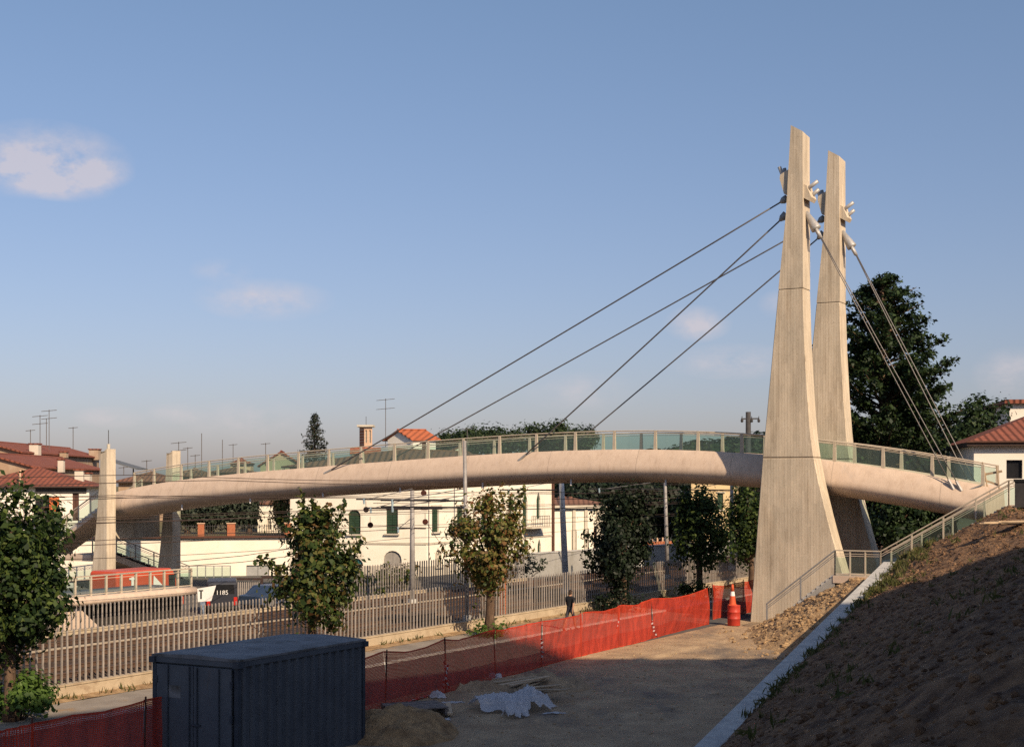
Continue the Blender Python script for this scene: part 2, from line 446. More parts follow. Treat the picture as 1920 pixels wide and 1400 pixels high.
# ------------------------------------------------------------------ mesh helpers
X, Y, Z = Vector((1, 0, 0)), Vector((0, 1, 0)), Vector((0, 0, 1))
def V(*a): return Vector(a)
class MB:
    def __init__(self):
        self.v, self.f = [], []
    def add(self, vs, fs):
        k = len(self.v)
        self.v += [tuple(q) for q in vs]
        self.f += [tuple(i + k for i in f) for f in fs]
        return self
    def hexa(self, b4, t4):
        return self.add(list(b4) + list(t4), [(3, 2, 1, 0), (4, 5, 6, 7), (0, 1, 5, 4), (1, 2, 6, 5), (2, 3, 7, 6), (3, 0, 4, 7)])
    def box(self, c, ux, uy, uz):
        # centre and three half-extent vectors
        c = Vector(c)
        b = [c - ux - uy - uz, c + ux - uy - uz, c + ux + uy - uz, c - ux + uy - uz]
        return self.hexa(b, [q + 2 * uz for q in b])
    def bar(self, p0, p1, w, h, up=Z):
        p0, p1 = Vector(p0), Vector(p1)
        d = (p1 - p0).normalized()
        s = d.cross(up)
        s = s.normalized() if s.length > 1e-4 else X.copy()
        t = s.cross(d)
        q = [p0 - s * w / 2 - t * h / 2, p0 + s * w / 2 - t * h / 2, p0 + s * w / 2 + t * h / 2, p0 - s * w / 2 + t * h / 2]
        return self.add(q + [x + (p1 - p0) for x in q], [(0, 1, 2, 3), (7, 6, 5, 4), (0, 4, 5, 1), (1, 5, 6, 2), (2, 6, 7, 3), (3, 7, 4, 0)])
    def tube(self, pts, rs, n=8, cap=True):
        pts = [Vector(q) for q in pts]
        if not isinstance(rs, (list, tuple)):
            rs = [rs] * len(pts)
        k = len(self.v)
        ref = None
        for i, q in enumerate(pts):
            d = (pts[min(i + 1, len(pts) - 1)] - pts[max(i - 1, 0)]).normalized()
            if ref is None or abs(d.dot(ref)) > .98:
                ref = Z if abs(d.z) < .9 else X
            s = d.cross(ref).normalized(); t = d.cross(s).normalized()
            for j in range(n):
                a = 2 * math.pi * j / n
                self.v.append(tuple(q + (s * math.cos(a) + t * math.sin(a)) * rs[i]))
        for i in range(len(pts) - 1):
            for j in range(n):
                a, b = k + i * n + j, k + i * n + (j + 1) % n
                self.f.append((a, b, b + n, a + n))
        if cap:
            self.f.append(tuple(k + j for j in range(n))[::-1])
            e = k + (len(pts) - 1) * n
            self.f.append(tuple(e + j for j in range(n)))
        return self
    def sweep(self, sections, closed=True, cap=True):
        k = len(self.v); n = len(sections[0])
        for s in sections:
            self.v += [tuple(q) for q in s]
        for i in range(len(sections) - 1):
            for j in range(n if closed else n - 1):
                a, b = k + i * n + j, k + i * n + (j + 1) % n
                self.f.append((a, b, b + n, a + n))
        if cap and closed:
            self.f.append(tuple(k + j for j in range(n))[::-1])
            e = k + (len(sections) - 1) * n
            self.f.append(tuple(e + j for j in range(n)))
        return self
    def prism(self, poly, off):
        off = Vector(off); n = len(poly)
        return self.sweep([[Vector(q) for q in poly], [Vector(q) + off for q in poly]])
    def quad(self, a, b, c, d):
        return self.add([a, b, c, d], [(0, 1, 2, 3)])
    def mesh(self, name, m, smooth=False):
        me = bpy.data.meshes.new(name)
        me.from_pydata(self.v, [], self.f)
        me.update()
        if smooth:
            me.polygons.foreach_set('use_smooth', [True] * len(me.polygons))
        if m:
            me.materials.append(MATS[m])
        return me
    def build(self, name, m, parent=None, smooth=False, kind=None):
        o = bpy.data.objects.new(name, self.mesh(name, m, smooth))
        COL.objects.link(o)
        attach(o, parent)
        if kind:
            o['kind'] = kind
        return o
def recalc(o):
    import bmesh
    bm = bmesh.new(); bm.from_mesh(o.data)
    bmesh.ops.recalc_face_normals(bm, faces=bm.faces)
    bm.to_mesh(o.data); bm.free()
    return o
ROOTS = {}
def world_off(o):
    return ROOTS.get(o.name, Vector((0, 0, 0)))
def attach(o, parent):
    if parent is not None:
        o.parent = parent
        if parent.type == 'EMPTY':
            o.matrix_parent_inverse = Matrix.Translation(-Vector(parent.location))
        elif parent.parent is not None or parent.location.length > 0:
            o.matrix_parent_inverse = Matrix.Translation(-Vector(parent.location))
def tag(o, label=None, cat=None, group=None, kind=None):
    if label: o['label'] = label
    if cat: o['category'] = cat
    if group: o['group'] = group
    if kind: o['kind'] = kind
    return o
def thing(name, loc, label, cat, group=None):
    o = bpy.data.objects.new(name, None)
    COL.objects.link(o)
    o.location = loc
    o.empty_display_size = .2
    return tag(o, label, cat, group)
def inst(name, me, loc, parent=None, rz=0.0, scale=None):
    o = bpy.data.objects.new(name, me)
    COL.objects.link(o)
    o.location = loc
    o.rotation_euler = (0, 0, rz)
    if scale: o.scale = scale
    attach(o, parent)
    return o

# ------------------------------------------------------------------ the lie of the land
def P(px, py, D):
    return Vector(((px - 960) / F * D, D, EYE + (HOR - py) / F * D))
def G(px, py, z=0.0):
    return P(px, py, (EYE - z) * F / (py - HOR))
def ZY(py, D):
    return EYE + (HOR - py) / F * D
RW = Vector((.5, .866, 0))            # along the railway
RN = Vector((-.866, .5, 0))           # across it, away from the yard
FENCE0 = Vector((-5.68, 55.6, 0))     # a point of the near fence
def RAIL(r, q, z=0.0):                # r metres along, q metres across from the near fence
    return FENCE0 + RW * r + RN * q + Z * z
def r_at(px, q):
    k = (px - 960) / F
    p0 = FENCE0 + RN * q
    return (k * p0.y - p0.x) / (RW.x - k * RW.y)
def on_line(px, c, d):
    k = (px - 960) / F
    return (k * c.y - c.x) / (d.x - k * d.y)
BO = Vector((14.6, 68.5, 0)); BA = Vector((-.8716, .4903, 0)); BN = Vector((.4903, .8716, 0))
def B(s, p, z=0.0):                   # bridge: s along the deck to the far side, p across it
    return BO + BA * s + BN * p + Z * z
def s_at(px, p):
    return on_line(px, BO + BN * p, BA)
def sz(px, py, p):
    s = s_at(px, p)
    return s, ZY(py, B(s, p).y)
def sstep(a, b, x):
    t = max(0.0, min(1.0, (x - a) / (b - a)))
    return t * t * (3 - 2 * t)

# ================================================================== SETTING
def sheet(name, poly, z, m, kind='structure', label=None):
    mb = MB()
    mb.add([(q[0], q[1], z) for q in poly], [tuple(range(len(poly)))])
    o = mb.build(name, m)
    o['kind'] = kind
    if label: o['label'] = label
    return o
sheet('ground', [(-1500, -400), (1500, -400), (1500, 2600), (-1500, 2600)], -.30, 'grass_ground')

def fbm(x, y, s, o=4):
    return noise.fractal(Vector((x * s, y * s, 3.7)), 1.0, 2.0, o)

def grid(name, us, vs, fn, m, smooth=True):
    mb = MB(); nu, nv = len(us), len(vs)
    for u in us:
        for v in vs:
            mb.v.append(tuple(fn(u, v)))
    for i in range(nu - 1):
        for j in range(nv - 1):
            a = i * nv + j
            mb.f.append((a, a + nv, a + nv + 1, a + 1))
    o = mb.build(name, m, smooth=smooth)
    if o.data.polygons[0].normal.z < 0:
        o.data.flip_normals()
    return o
def rng(a, b, n):
    return [a + (b - a) * i / (n - 1) for i in range(n)]

# builders' yard (dirt, gently uneven), laid in railway coordinates
def yard_z(x, y):
    q = (x - FENCE0.x) * RN.x + (y - FENCE0.y) * RN.y + .5 * fbm(x, y, .12, 2)
    rut = sum(-.05 * math.exp(-((q - c) / .22) ** 2) + .025 * math.exp(-((q - c - .38) / .15) ** 2) for c in (-11.2, -12.9, -15.0, -16.6))
    return .05 * fbm(x, y, .35, 3) + .03 * fbm(x + 9, y, 1.6, 4) + rut * (.6 + .6 * fbm(x, y, .2, 2))
tag(grid('yard', rng(-36, 30, 300), rng(-30, -8.3, 150),
     lambda r, q: (lambda w: (w.x, w.y, yard_z(w.x, w.y) * min(1, (-8.3 - q) / 1.5)))(RAIL(r, q)), 'dirt_yard'), kind='structure')
def strip(name, q0, q1, z, m, r0=-60, r1=170):
    a, b, c, d = RAIL(r0, q0, z), RAIL(r1, q0, z), RAIL(r1, q1, z), RAIL(r0, q1, z)
    o = MB().quad(a, b, c, d).build(name, m)
    o['kind'] = 'structure'
    return o
strip('road', -8.4, -3.3, -.004, 'asphalt')
strip('pavement', -3.3, .05, .05, 'footpath')
kerb = MB()
kerb.box(RAIL(55, -3.36, -.02), RW * 115, RN * .07, Z * .09)
tag(kerb.build('kerb', 'concrete_kerb'), kind='structure')
# soil and litter along the foot of the fence
tag(grid('verge', rng(-34, 45, 240), rng(-.75, .02, 8),
     lambda r, q: RAIL(r, q + .12 * fbm(r, 2, .8, 2) * (q < -.6), .052 + .07 * max(0, (q + .75)) + .03 * abs(fbm(r, q * 4, 1.5, 3))), 'dirt_mound'), kind='structure')
# railway bed
bed = MB()
prof = [(.2, -.05), (.9, .235), (11.6, .235), (12.3, -.05)]
bed.sweep([[RAIL(r, q, z + .0) for q, z in prof] + [RAIL(r, 12.3, -.28), RAIL(r, .2, -.28)] for r in (-40, 20, 90, 170)])
tag(recalc(bed.build('railway_ballast', 'ballast')), kind='structure')
strip('street', 12.5, 40, -.02, 'asphalt')

# embankment --------------------------------------------------------
K0 = Vector((4.64, 33.0, 0)); K1 = Vector((15.75, 59.6, 0))
KU = (K1 - K0).normalized(); KV = Vector((KU.y, -KU.x, 0)); KL = (K1 - K0).length
def kerb_z(u):
    return max(.34, .47 + (3.15 - .47) * u / KL)
def bank_h(u, v):
    m = .62 + (.42 - .62) * sstep(-2, 15, u) + .06 * sstep(18, 29, u)
    x = kerb_z(u) - .10 + m * v
    cap = 5.35 + .55 * sstep(16, 28, u)
    k = 1.6
    t = (cap - x) * k
    return cap - (math.log1p(math.exp(-abs(t))) + max(t, 0)) / k
def bank_pt(u, v):
    w = K0 + KU * u + KV * v
    amp = min(1.0, v / 1.2)
    n = .15 * fbm(w.x, w.y, .45, 4) + .095 * fbm(w.x, w.y + 50, 1.9, 4) + .06 * abs(fbm(w.x + 20, w.y, 5.0, 2))
    h = bank_h(u, v)
    rel = w - BO                       # earth is heaped up against the stairs
    s, p = rel.dot(BA), rel.dot(BN)
    fl = 2.42 + 3.0 * max(0, min(1, (-4.54 - s) / 5.22))
    wgt = sstep(-10.5, -6.4, p) * sstep(3.6, 5.6, -s)
    h = h * (1 - wgt) + (fl + .02) * wgt
    return Vector((w.x, w.y, h + n * amp))
us = rng(-36, KL + 1.6, 300)
vs = rng(.28, 9.5, 64) + rng(9.9, 46, 40)
tag(grid('embankment', us, vs, bank_pt, 'dirt_bank'), kind='structure')
# ground behind the stairs: falls from the house plateau to the foot of the pylons
def up_pt(s, p):
    w = B(s, p)
    h = 5.2 * sstep(-4.2, -10.5, s) if s > -10.5 else 5.2
    h = 5.2 * sstep(4.2, 10.5, -s)
    return Vector((w.x, w.y, h - .06 + .12 * fbm(w.x, w.y, .5, 3)))
tag(grid('plateau', rng(-60, -3.6, 100), rng(-6.6, 60, 90), up_pt, 'dirt_bank'), kind='structure')
# concrete coping that climbs the bank
cop = MB()
secs = []
random.seed(4)
for i in range(40):
    u = -6 + (KL + 5.4) * i / 39
    z = kerb_z(u) + .04; w = K0 + KU * u
    jit = .035 * fbm(u, 1, .9, 2)
    secs.append([w + KV * (-.30) + Z * (z - 1.5), w + KV * (.30 + jit) + Z * (z - 1.5), w + KV * (.30 + jit) + Z * (z + .0), w + KV * (.27 + jit) + Z * (z + .03),
                 w + KV * (-.27) + Z * (z + .03), w + KV * (-.30) + Z * z])
cop.sweep(secs)
co = cop.build('retaining_wall', 'concrete_kerb')
tag(recalc(co), 'low white concrete wall climbing the dirt bank to the stairs', 'wall')
# mound of spoil in front of the stairs
LA, LB = Vector((15.0, 61.6, 0)), Vector((14.4, 57.2, 0))
def seg_d(x, y):
    w = Vector((x, y, 0)); ab = LB - LA
    t = max(0, min(1, (w - LA).dot(ab) / ab.length_squared))
    return (w - (LA + ab * t)).length
def mound_z(x, y):
    h = 2.45 - .56 * max(0, seg_d(x, y) - .5)
    w = Vector((x, y, 0)) - K0
    h = min(h, kerb_z(w.dot(KU)) - .25)
    base = -.06
    k = 5.0
    h = base + math.log1p(math.exp(min(60, (h - base) * k))) / k
    a = min(1, max(0, h / .5))
    return h - .12 + a * (.13 * fbm(x, y, .8, 4) + .10 * fbm(x + 7, y, 2.6, 4) + .05 * fbm(x, y + 3, 7, 2))
def mound_pt(x, y):
    return Vector((x, y, mound_z(x, y)))
mound = grid('soil_mound', rng(8.2, 16.6, 110), rng(51, 64, 150), mound_pt, 'dirt_mound')
tag(mound, kind='structure')

ph_ = (1 + 5 ** .5) / 2
ICO_V = [(a / 1.9, b / 1.9, c / 1.9) for a, b, c in [(-1, ph_, 0), (1, ph_, 0), (-1, -ph_, 0), (1, -ph_, 0), (0, -1, ph_), (0, 1, ph_), (0, -1, -ph_), (0, 1, -ph_), (ph_, 0, -1), (ph_, 0, 1), (-ph_, 0, -1), (-ph_, 0, 1)]]
ICO_F = [(0, 11, 5), (0, 5, 1), (0, 1, 7), (0, 7, 10), (0, 10, 11), (1, 5, 9), (5, 11, 4), (11, 10, 2), (10, 7, 6), (7, 1, 8), (3, 9, 4), (3, 4, 2), (3, 2, 6), (3, 6, 8), (3, 8, 9), (4, 9, 5), (2, 4, 11), (6, 2, 10), (8, 6, 7), (9, 8, 1)]
# loose clods and stones, too many to count
def rocks(name, pts, m, smin, smax, seed, label=None):
    random.seed(seed)
    mb = MB()
    for w in pts:
        s = smin + (smax - smin) * random.random() ** 2.5
        a = random.random() * 6.3
        v = []
        sq = (.7 + .5 * random.random(), .7 + .5 * random.random(), .45 + .4 * random.random())
        for (x, y, z) in ICO_V:
            f = s * (.78 + .44 * random.random())
            x, y, z = x * sq[0], y * sq[1], z * sq[2]
            v.append((w[0] + f * (x * math.cos(a) - y * math.sin(a)), w[1] + f * (x * math.sin(a) + y * math.cos(a)), w[2] + f * z))
        mb.add(v, ICO_F)
    o = mb.build(name, m)
    tag(o, label, None, None, 'stuff')
    return o
random.seed(11)
pts = []
while len(pts) < 3000:
    x, y = random.uniform(8.8, 16.3), random.uniform(52, 63.5)
    z = mound_z(x, y)
    if z > .1 or random.random() < .12:
        pts.append((x, y, max(z, .02)))
rocks('soil_clods', pts, 'dirt_mound', .015, .12, 1, 'brown clods of earth on the mound beside the pylon')
pts = []
for i in range(15000):
    u, v = random.uniform(-24, KL + 1), random.uniform(.35, 10)
    w = bank_pt(u, v); pts.append(w)
for i in range(2200):
    u, v = random.uniform(14, KL + 1.4), random.uniform(.5, 10)
    pts.append(bank_pt(u, v))
rocks('bank_stones', pts, 'dirt_bank', .012, .085, 2, 'small stones and clods scattered over the dirt bank')
pts = []
for i in range(3500):
    r, q = random.uniform(-34, 14), random.uniform(-24, -8.6)
    w = RAIL(r, q); pts.append((w.x, w.y, yard_z(w.x, w.y) + .005))
rocks('yard_stones', pts, 'clod', .01, .05, 3, 'pebbles and crumbs of earth strewn over the yard')

# ================================================================== FOLIAGE TOOLS
def leaf_mesh(name, C, Nrm, size, m, rs, parent, aspect=.62, droop=0.0, kind=None):
    n = len(C)
    rnd = np.random.RandomState(rs)
    C = np.asarray(C, float); Nrm = np.asarray(Nrm, float)
    Nrm /= np.linalg.norm(Nrm, axis=1)[:, None] + 1e-9
    t = rnd.normal(size=(n, 3)); t[:, 2] -= droop
    t -= Nrm * np.sum(t * Nrm, 1)[:, None]
    t /= np.linalg.norm(t, axis=1)[:, None] + 1e-9
    b = np.cross(Nrm, t)
    s = (size * (.45 + 1.1 * rnd.rand(n)))[:, None]
    base, tip = C - t * s * .5, C + t * s * .5
    l_ = C + b * s * aspect * .5 - t * s * .08 + Nrm * s * .08
    r_ = C - b * s * aspect * .5 - t * s * .08 + Nrm * s * .08
    v = np.stack([base, l_, tip, r_], 1).reshape(-1, 3)
    me = bpy.data.meshes.new(name)
    me.vertices.add(4 * n); me.loops.add(4 * n); me.polygons.add(n)
    me.vertices.foreach_set('co', v.ravel())
    me.loops.foreach_set('vertex_index', np.arange(4 * n, dtype=np.int32))
    me.polygons.foreach_set('loop_start', np.arange(0, 4 * n, 4, dtype=np.int32))
    me.update(calc_edges=True)
    me.materials.append(MATS[m])
    o = bpy.data.objects.new(name, me); COL.objects.link(o)
    attach(o, parent)
    if kind: o['kind'] = kind
    return o

def clumpy(center, radii, nclump, per, csize, seed, shell=.55, flat=1.0, low=-1.0):
    """leaf centres and normals in clumps filling an ellipsoid"""
    rnd = np.random.RandomState(seed)
    C, Nn, heads = [], [], []
    c0 = np.array(center, float); rd = np.array(radii, float)
    while len(heads) < nclump:
        d = rnd.normal(size=3); d /= np.linalg.norm(d)
        if d[2] < low: continue
        rr = shell + (1 - shell) * rnd.rand() ** .6
        rr *= .82 + .36 * rnd.rand()
        h = c0 + d * rd * rr
        heads.append(h)
        k = int(per * (.6 + .8 * rnd.rand()))
        cs = csize * (.6 + .8 * rnd.rand())
        off = rnd.normal(size=(k, 3)) * cs * np.array([1, 1, flat])
        C.append(h + off)
        nn = rnd.normal(size=(k, 3)) * .55 + off / (cs + 1e-6) * .7 + d * .45 + np.array([0, 0, .5])
        Nn.append(nn)
    return np.concatenate(C), np.concatenate(Nn), heads

def trunk_and_limbs(parent, base, top, r0, heads, seed, nb=10, m='bark', lean=(0, 0)):
    random.seed(seed)
    base = Vector(base)
    h = top - base.z
    pts, rs = [], []
    for i in range(7):
        t = i / 6
        pts.append(base + V(lean[0] * t + .05 * math.sin(3 * t + seed), lean[1] * t + .05 * math.cos(4 * t + seed), h * t))
        rs.append(r0 * ((1.35 if i == 0 else 1.0) - .62 * t))
    MB().tube(pts, rs, 9).build('trunk', m, parent, smooth=True)
    hs = list(heads); random.shuffle(hs)
    mb = MB()
    for h_ in hs[:nb]:
        e = Vector(h_)
        t = max(.3, min(.95, (e.z - base.z) / max(.1, h) * .7))
        s = base + V(lean[0] * t, lean[1] * t, h * t)
        mid = (s + e) / 2 + V(0, 0, -.08 * (e - s).length)
        mb.tube([s, mid, e], [r0 * .40, r0 * .26, r0 * .08], 6)
    mb.build('limbs', m, parent, smooth=True)

def street_tree(base, ztop, zbot, rad, seed, label, leaf='leaf_green', nclump=60, per=120, csize=.26, size=.17, r0=.13, lean=(0, 0), shift=(0, 0), extra=None, group='young trees along the railway fence'):
    t = thing('street_tree', base, label, 'tree', group)
    zc = (ztop + zbot) / 2; rz = (ztop - zbot) / 2
    c = (base.x + shift[0], base.y + shift[1], zc)
    C, Nn, heads = clumpy(c, (rad, rad, rz), nclump, per, csize, seed, shell=.45)
    # ragged leading shoots
    rnd = np.random.RandomState(seed + 5)
    for k in range(9):
        a = rnd.rand() * 6.28; rr = rad * rnd.rand() * .95
        h0 = np.array([c[0] + rr * math.cos(a), c[1] + rr * math.sin(a), zc + rz * (.55 + .3 * rnd.rand())])
        L = .4 + .7 * rnd.rand()
        tt = rnd.rand(34)
        C = np.concatenate([C, h0 + np.outer(tt * L, [.25 * math.cos(a), .25 * math.sin(a), 1]) + rnd.normal(size=(34, 3)) * .07])
        Nn = np.concatenate([Nn, rnd.normal(size=(34, 3)) + [0, 0, .4]])
        heads.append(h0)
    for (dx, dz, L, dirx) in (extra or []):
        tt = rnd.rand(90)
        h0 = np.array([c[0] + dx, c[1] - .3, zc + dz])
        C = np.concatenate([C, h0 + np.outer(tt * L, [dirx, 0, 1 - abs(dirx) * .5]) + rnd.normal(size=(90, 3)) * .12])
        Nn = np.concatenate([Nn, rnd.normal(size=(90, 3)) + [0, -.3, .4]])
    leaf_mesh('crown', C, Nn, size, leaf, seed, t)
    trunk_and_limbs(t, base, zc + rz * .55, r0, heads, seed, 28, lean=lean)
    return t

def bush(base, rad, h, seed, label, leaf, n=900, size=.13, name='bush', cat='bush', group=None):
    t = thing(name, base, label, cat, group)
    C, Nn, heads = clumpy((base.x, base.y, base.z + h * .45), (rad, rad, h * .55), 24, n / 24, .16, seed, shell=.4, low=-.4)
    leaf_mesh('foliage', C, Nn, size, leaf, seed, t)
    random.seed(seed)
    mb = MB()
    for hd in heads[:7]:
        mb.tube([base, (base + Vector(hd)) / 2 + Z * .05, Vector(hd)], [.02, .014, .006], 5)
    mb.build('stems', 'bark', t)
    return t

# ================================================================== FOOTBRIDGE
TOP = [(217, 921), (260, 915), (322, 902), (375, 895), (445, 887), (560, 877), (675, 870), (752, 864), (830, 857), (915, 852), (997, 847), (1079, 844), (1152, 842),
       (1231, 842), (1313, 844), (1425, 851), (1539, 866), (1600, 870), (1656, 878), (1694, 882), (1749, 892), (1785, 898), (1829, 907), (1855, 916)]
_ss, _zz = zip(*[sz(px, py, -1.66) for px, py in TOP])
_fit = np.polyfit(_ss, _zz, 5)
def deck_z(s):
    return float(np.polyval(_fit, s))
S_R, S_L = s_at(1853, -1.66), 44.35
bridge = thing('footbridge', B(20, 0), 'long cream arched footbridge deck with glass railings crossing the railway', 'footbridge')
HALF = [(1.40, -.16), (1.50, -.02), (1.56, 0), (1.70, 0), (1.78, -.05), (2.01, -.47), (2.15, -.80), (2.19, -.96), (2.16, -1.12), (2.05, -1.28), (1.85, -1.42), (1.54, -1.53), (1.1, -1.60), (.4, -1.63)]
ring = [(p, z) for p, z in HALF] + [(-p, z) for p, z in HALF[::-1]]
secs = []
ns = 110
for i in range(ns + 1):
    s = S_R + (S_L - S_R) * i / ns
    z = deck_z(s)
    secs.append([B(s, p, z + dz) for p, dz in ring])
deck = MB().sweep(secs).build('deck', 'deck_plaster', bridge, smooth=True)
recalc(deck)
md = deck.modifiers.new('edges', 'EDGE_SPLIT'); md.split_angle = R(38)
# small scuppers under the deck edge
for i in range(7):
    s = S_L - 6 - i * 5.2
    mb = MB(); mb.tube([B(s, -1.7, deck_z(s) - 1.45), B(s, -1.72, deck_z(s) - 1.78)], .05, 8)
    mb.build('scupper', 'tape_white', bridge)

POSTS = [252, 289, 340, 392, 447, 502, 560, 617, 677, 740, 803, 869, 937, 1006, 1079, 1152, 1229, 1309, 1391, 1477, 1565, 1656, 1748, 1843]
post_s = [s_at(px, -1.63) for px in POSTS]
RH = .92
ang = math.atan2(BA.y, BA.x)
def local_box(name, hx, hy, z0, z1, m):
    mb = MB(); mb.box((0, 0, (z0 + z1) / 2), X * hx, Y * hy, Z * (z1 - z0) / 2)
    return mb.mesh(name, m)
post_me = MB()
post_me.hexa([V(-.085, -.06, -.05), V(.085, -.06, -.05), V(.085, .06, -.05), V(-.085, .06, -.05)], [V(-.06, -.045, RH + .03), V(.06, -.045, RH + .03), V(.06, .045, RH + .03), V(-.06, .045, RH + .03)])
post_mesh = post_me.mesh('post', 'rail_paint')
for p in (-1.63, 1.63):
    for s in post_s:
        inst('post', post_mesh, B(s, p, deck_z(s)), bridge, ang)
    for a, b in zip(post_s[:-1], post_s[1:]):
        n = 3
        mb = MB()
        for i in range(n):
            s0, s1 = a + (b - a) * (i / n), a + (b - a) * ((i + 1) / n)
            if i == 0: s0 -= .09
            if i == n - 1: s1 += .09
            z0, z1 = deck_z(s0), deck_z(s1)
            mb.quad(B(s0, p, z0 + .03), B(s1, p, z1 + .03), B(s1, p, z1 + RH - .10), B(s0, p, z0 + RH - .10))
        mb.build('glass_panel', 'rail_glass', bridge)
    pts = [B(s, p, deck_z(s) + RH) for s in rng(post_s[0], post_s[-1] - .05, 60)]
    MB().tube(pts, .034, 6).build('handrail', 'rail_paint', bridge)
    pts = [B(s, p, deck_z(s) + RH - .12) for s in rng(post_s[0], post_s[-1] - .05, 60)]
    MB().tube(pts, .014, 5).build('rail', 'rail_paint', bridge)

# ------------------------------------------------------------------ tall pylons
LEFT = [(1483, 235), (1474, 400), (1460, 540), (1445, 700), (1430, 860), (1407, 1165)]
RIGHT = [(1505, 243), (1505.5, 440), (1506, 540), (1509, 637), (1514.5, 739), (1520, 812), (1526, 856), (1536, 906), (1550, 964), (1565, 1020), (1588, 1100), (1606, 1165)]
def edge_fn(tab):
    zs, ss = [], []
    for px, py in tab:
        s, z = sz(px, py, -3.35); zs.append(z); ss.append(s)
    o = np.argsort(zs)
    zs, ss = np.array(zs)[o], np.array(ss)[o]
    return lambda z: float(np.interp(z, zs, ss))
SL, SR = edge_fn(LEFT), edge_fn(RIGHT)
ZT = sz(1483, 235, -3.35)[1]
JOINTS = [sz(1480, 541, -3.35)[1], sz(1480, 857, -3.35)[1]]
HT = .525
def pylon(pc, label):
    t = thing('pylon', B(0, pc), label, 'pylon', 'tall twin pylons')
    zs = sorted(set([-.3] + rng(0, ZT - .45, 46)))
    lifts = [-.3] + JOINTS[::-1] + [None]
    for i in range(3):
        z0, z1 = lifts[i], lifts[i + 1]
        top = z1 is None
        z1 = ZT - .42 if top else z1 - .035
        lv = [z0] + [z for z in zs if z0 + .1 < z < z1 - .1] + [z1]
        secs = []
        for z in lv:
            a, b = SL(z), SR(z)
            secs.append([B(a, pc - HT, z), B(b, pc - HT, z), B(b, pc + HT, z), B(a, pc + HT, z)])
        if top:
            a, b = SL(ZT), SR(ZT)
            secs.append([B(a, pc - HT, ZT), B(b, pc - HT, ZT - .34), B(b, pc + HT, ZT - .42), B(a, pc + HT, ZT - .08)])
        o = recalc(MB().sweep(secs).build('shaft', 'pylon_concrete', t))
        bv = o.modifiers.new('arris', 'BEVEL'); bv.width = .03; bv.segments = 1; bv.limit_method = 'ANGLE'; bv.angle_limit = R(50)
        if not top:
            a, b = SL(z1) - .02, SR(z1) + .02
            mb = MB().hexa([B(a, pc - HT + .02, z1 - .02), B(b, pc - HT + .02, z1 - .02), B(b, pc + HT - .02, z1 - .02), B(a, pc + HT - .02, z1 - .02)],
                           [B(a, pc - HT + .02, z1 + .06), B(b, pc - HT + .02, z1 + .06), B(b, pc + HT - .02, z1 + .06), B(a, pc + HT - .02, z1 + .06)])
            recalc(mb.build('joint', 'pylon_joint', t))
    sg = -1
    # anchor corbels
    def prof(pts, w, name, m='pylon_concrete'):
        q = []
        for px, py in pts:
            s, z = sz(px, py, -2.85); q.append((s, z))
        mb = MB().prism([B(s, pc - w, z) for s, z in q], BN * (2 * w))
        return recalc(mb.build(name, m, t))
    prof([(1478, 324), (1468, 331), (1467, 338), (1475, 366), (1485, 366), (1485, 320)], .40, 'corbel')
    prof([(1508, 346), (1518, 351), (1519, 356), (1526, 372), (1522, 379), (1508, 372), (1500, 365)], .40, 'corbel')
    # tubes: the stays run through the shaft and stick out beyond the corbels
    for k, (c0, c1) in enumerate([((1521, 352), (1536, 341)), ((1524, 364), (1534, 354))]):
        for dp in ((-.2,) if k == 0 else (.12,)):
            a, za = sz(*c0, -2.85); b, zb = sz(*c1, -2.85)
            MB().tube([B(a + .25, pc + dp, za - .18), B(b, pc + dp, zb)], .085, 10).build('anchor_tube', 'anchor_steel', t, smooth=True)
    for dp in (-.2, .12):
        a, za = sz(1474, 332, -2.85); b, zb = sz(1464 + 5 * (dp > 0), 315, -2.85)
        MB().tube([B(a, pc + dp, za - .2), B(b, pc + dp, zb)], .085, 10).build('anchor_tube', 'anchor_steel', t, smooth=True)
    # dark cable sockets on the far side, grey cone on the near side
    for (c0, c1) in [((1476, 371), (1463, 380)), ((1474, 401), (1462, 414))]:
        a, za = sz(*c0, -2.85); b, zb = sz(*c1, -2.85)
        m_ = (a * .4 + b * .6, za * .4 + zb * .6)
        MB().tube([B(a, pc, za), B(*m_[:1], pc, m_[1]), B(b, pc, zb)], [.17, .16, .06], 10).build('cable_socket', 'steel_grey', t, smooth=True)
    a, za = sz(1511, 398, -2.85); b, zb = sz(1531, 430, -2.85)
    MB().tube([B(a, pc, za), B(b + .04, pc, zb + .06), B(b, pc, zb)], [.10, .24, .24], 12).build('cable_cone', 'anchor_steel', t, smooth=True)
    for dp in (-.09, .09):
        c, zc = sz(1539, 446, -2.85)
        MB().tube([B(b + .05, pc + dp, zb + .08), B(c, pc + dp, zc)], [.085, .07], 8).build('cable_socket', 'anchor_steel', t, smooth=True)
    return t
pylon(-2.85, 'taller-looking tall concrete pylon in front of the bridge deck')
pylon(2.85, 'tall concrete pylon behind the bridge deck, partly hidden by its twin')

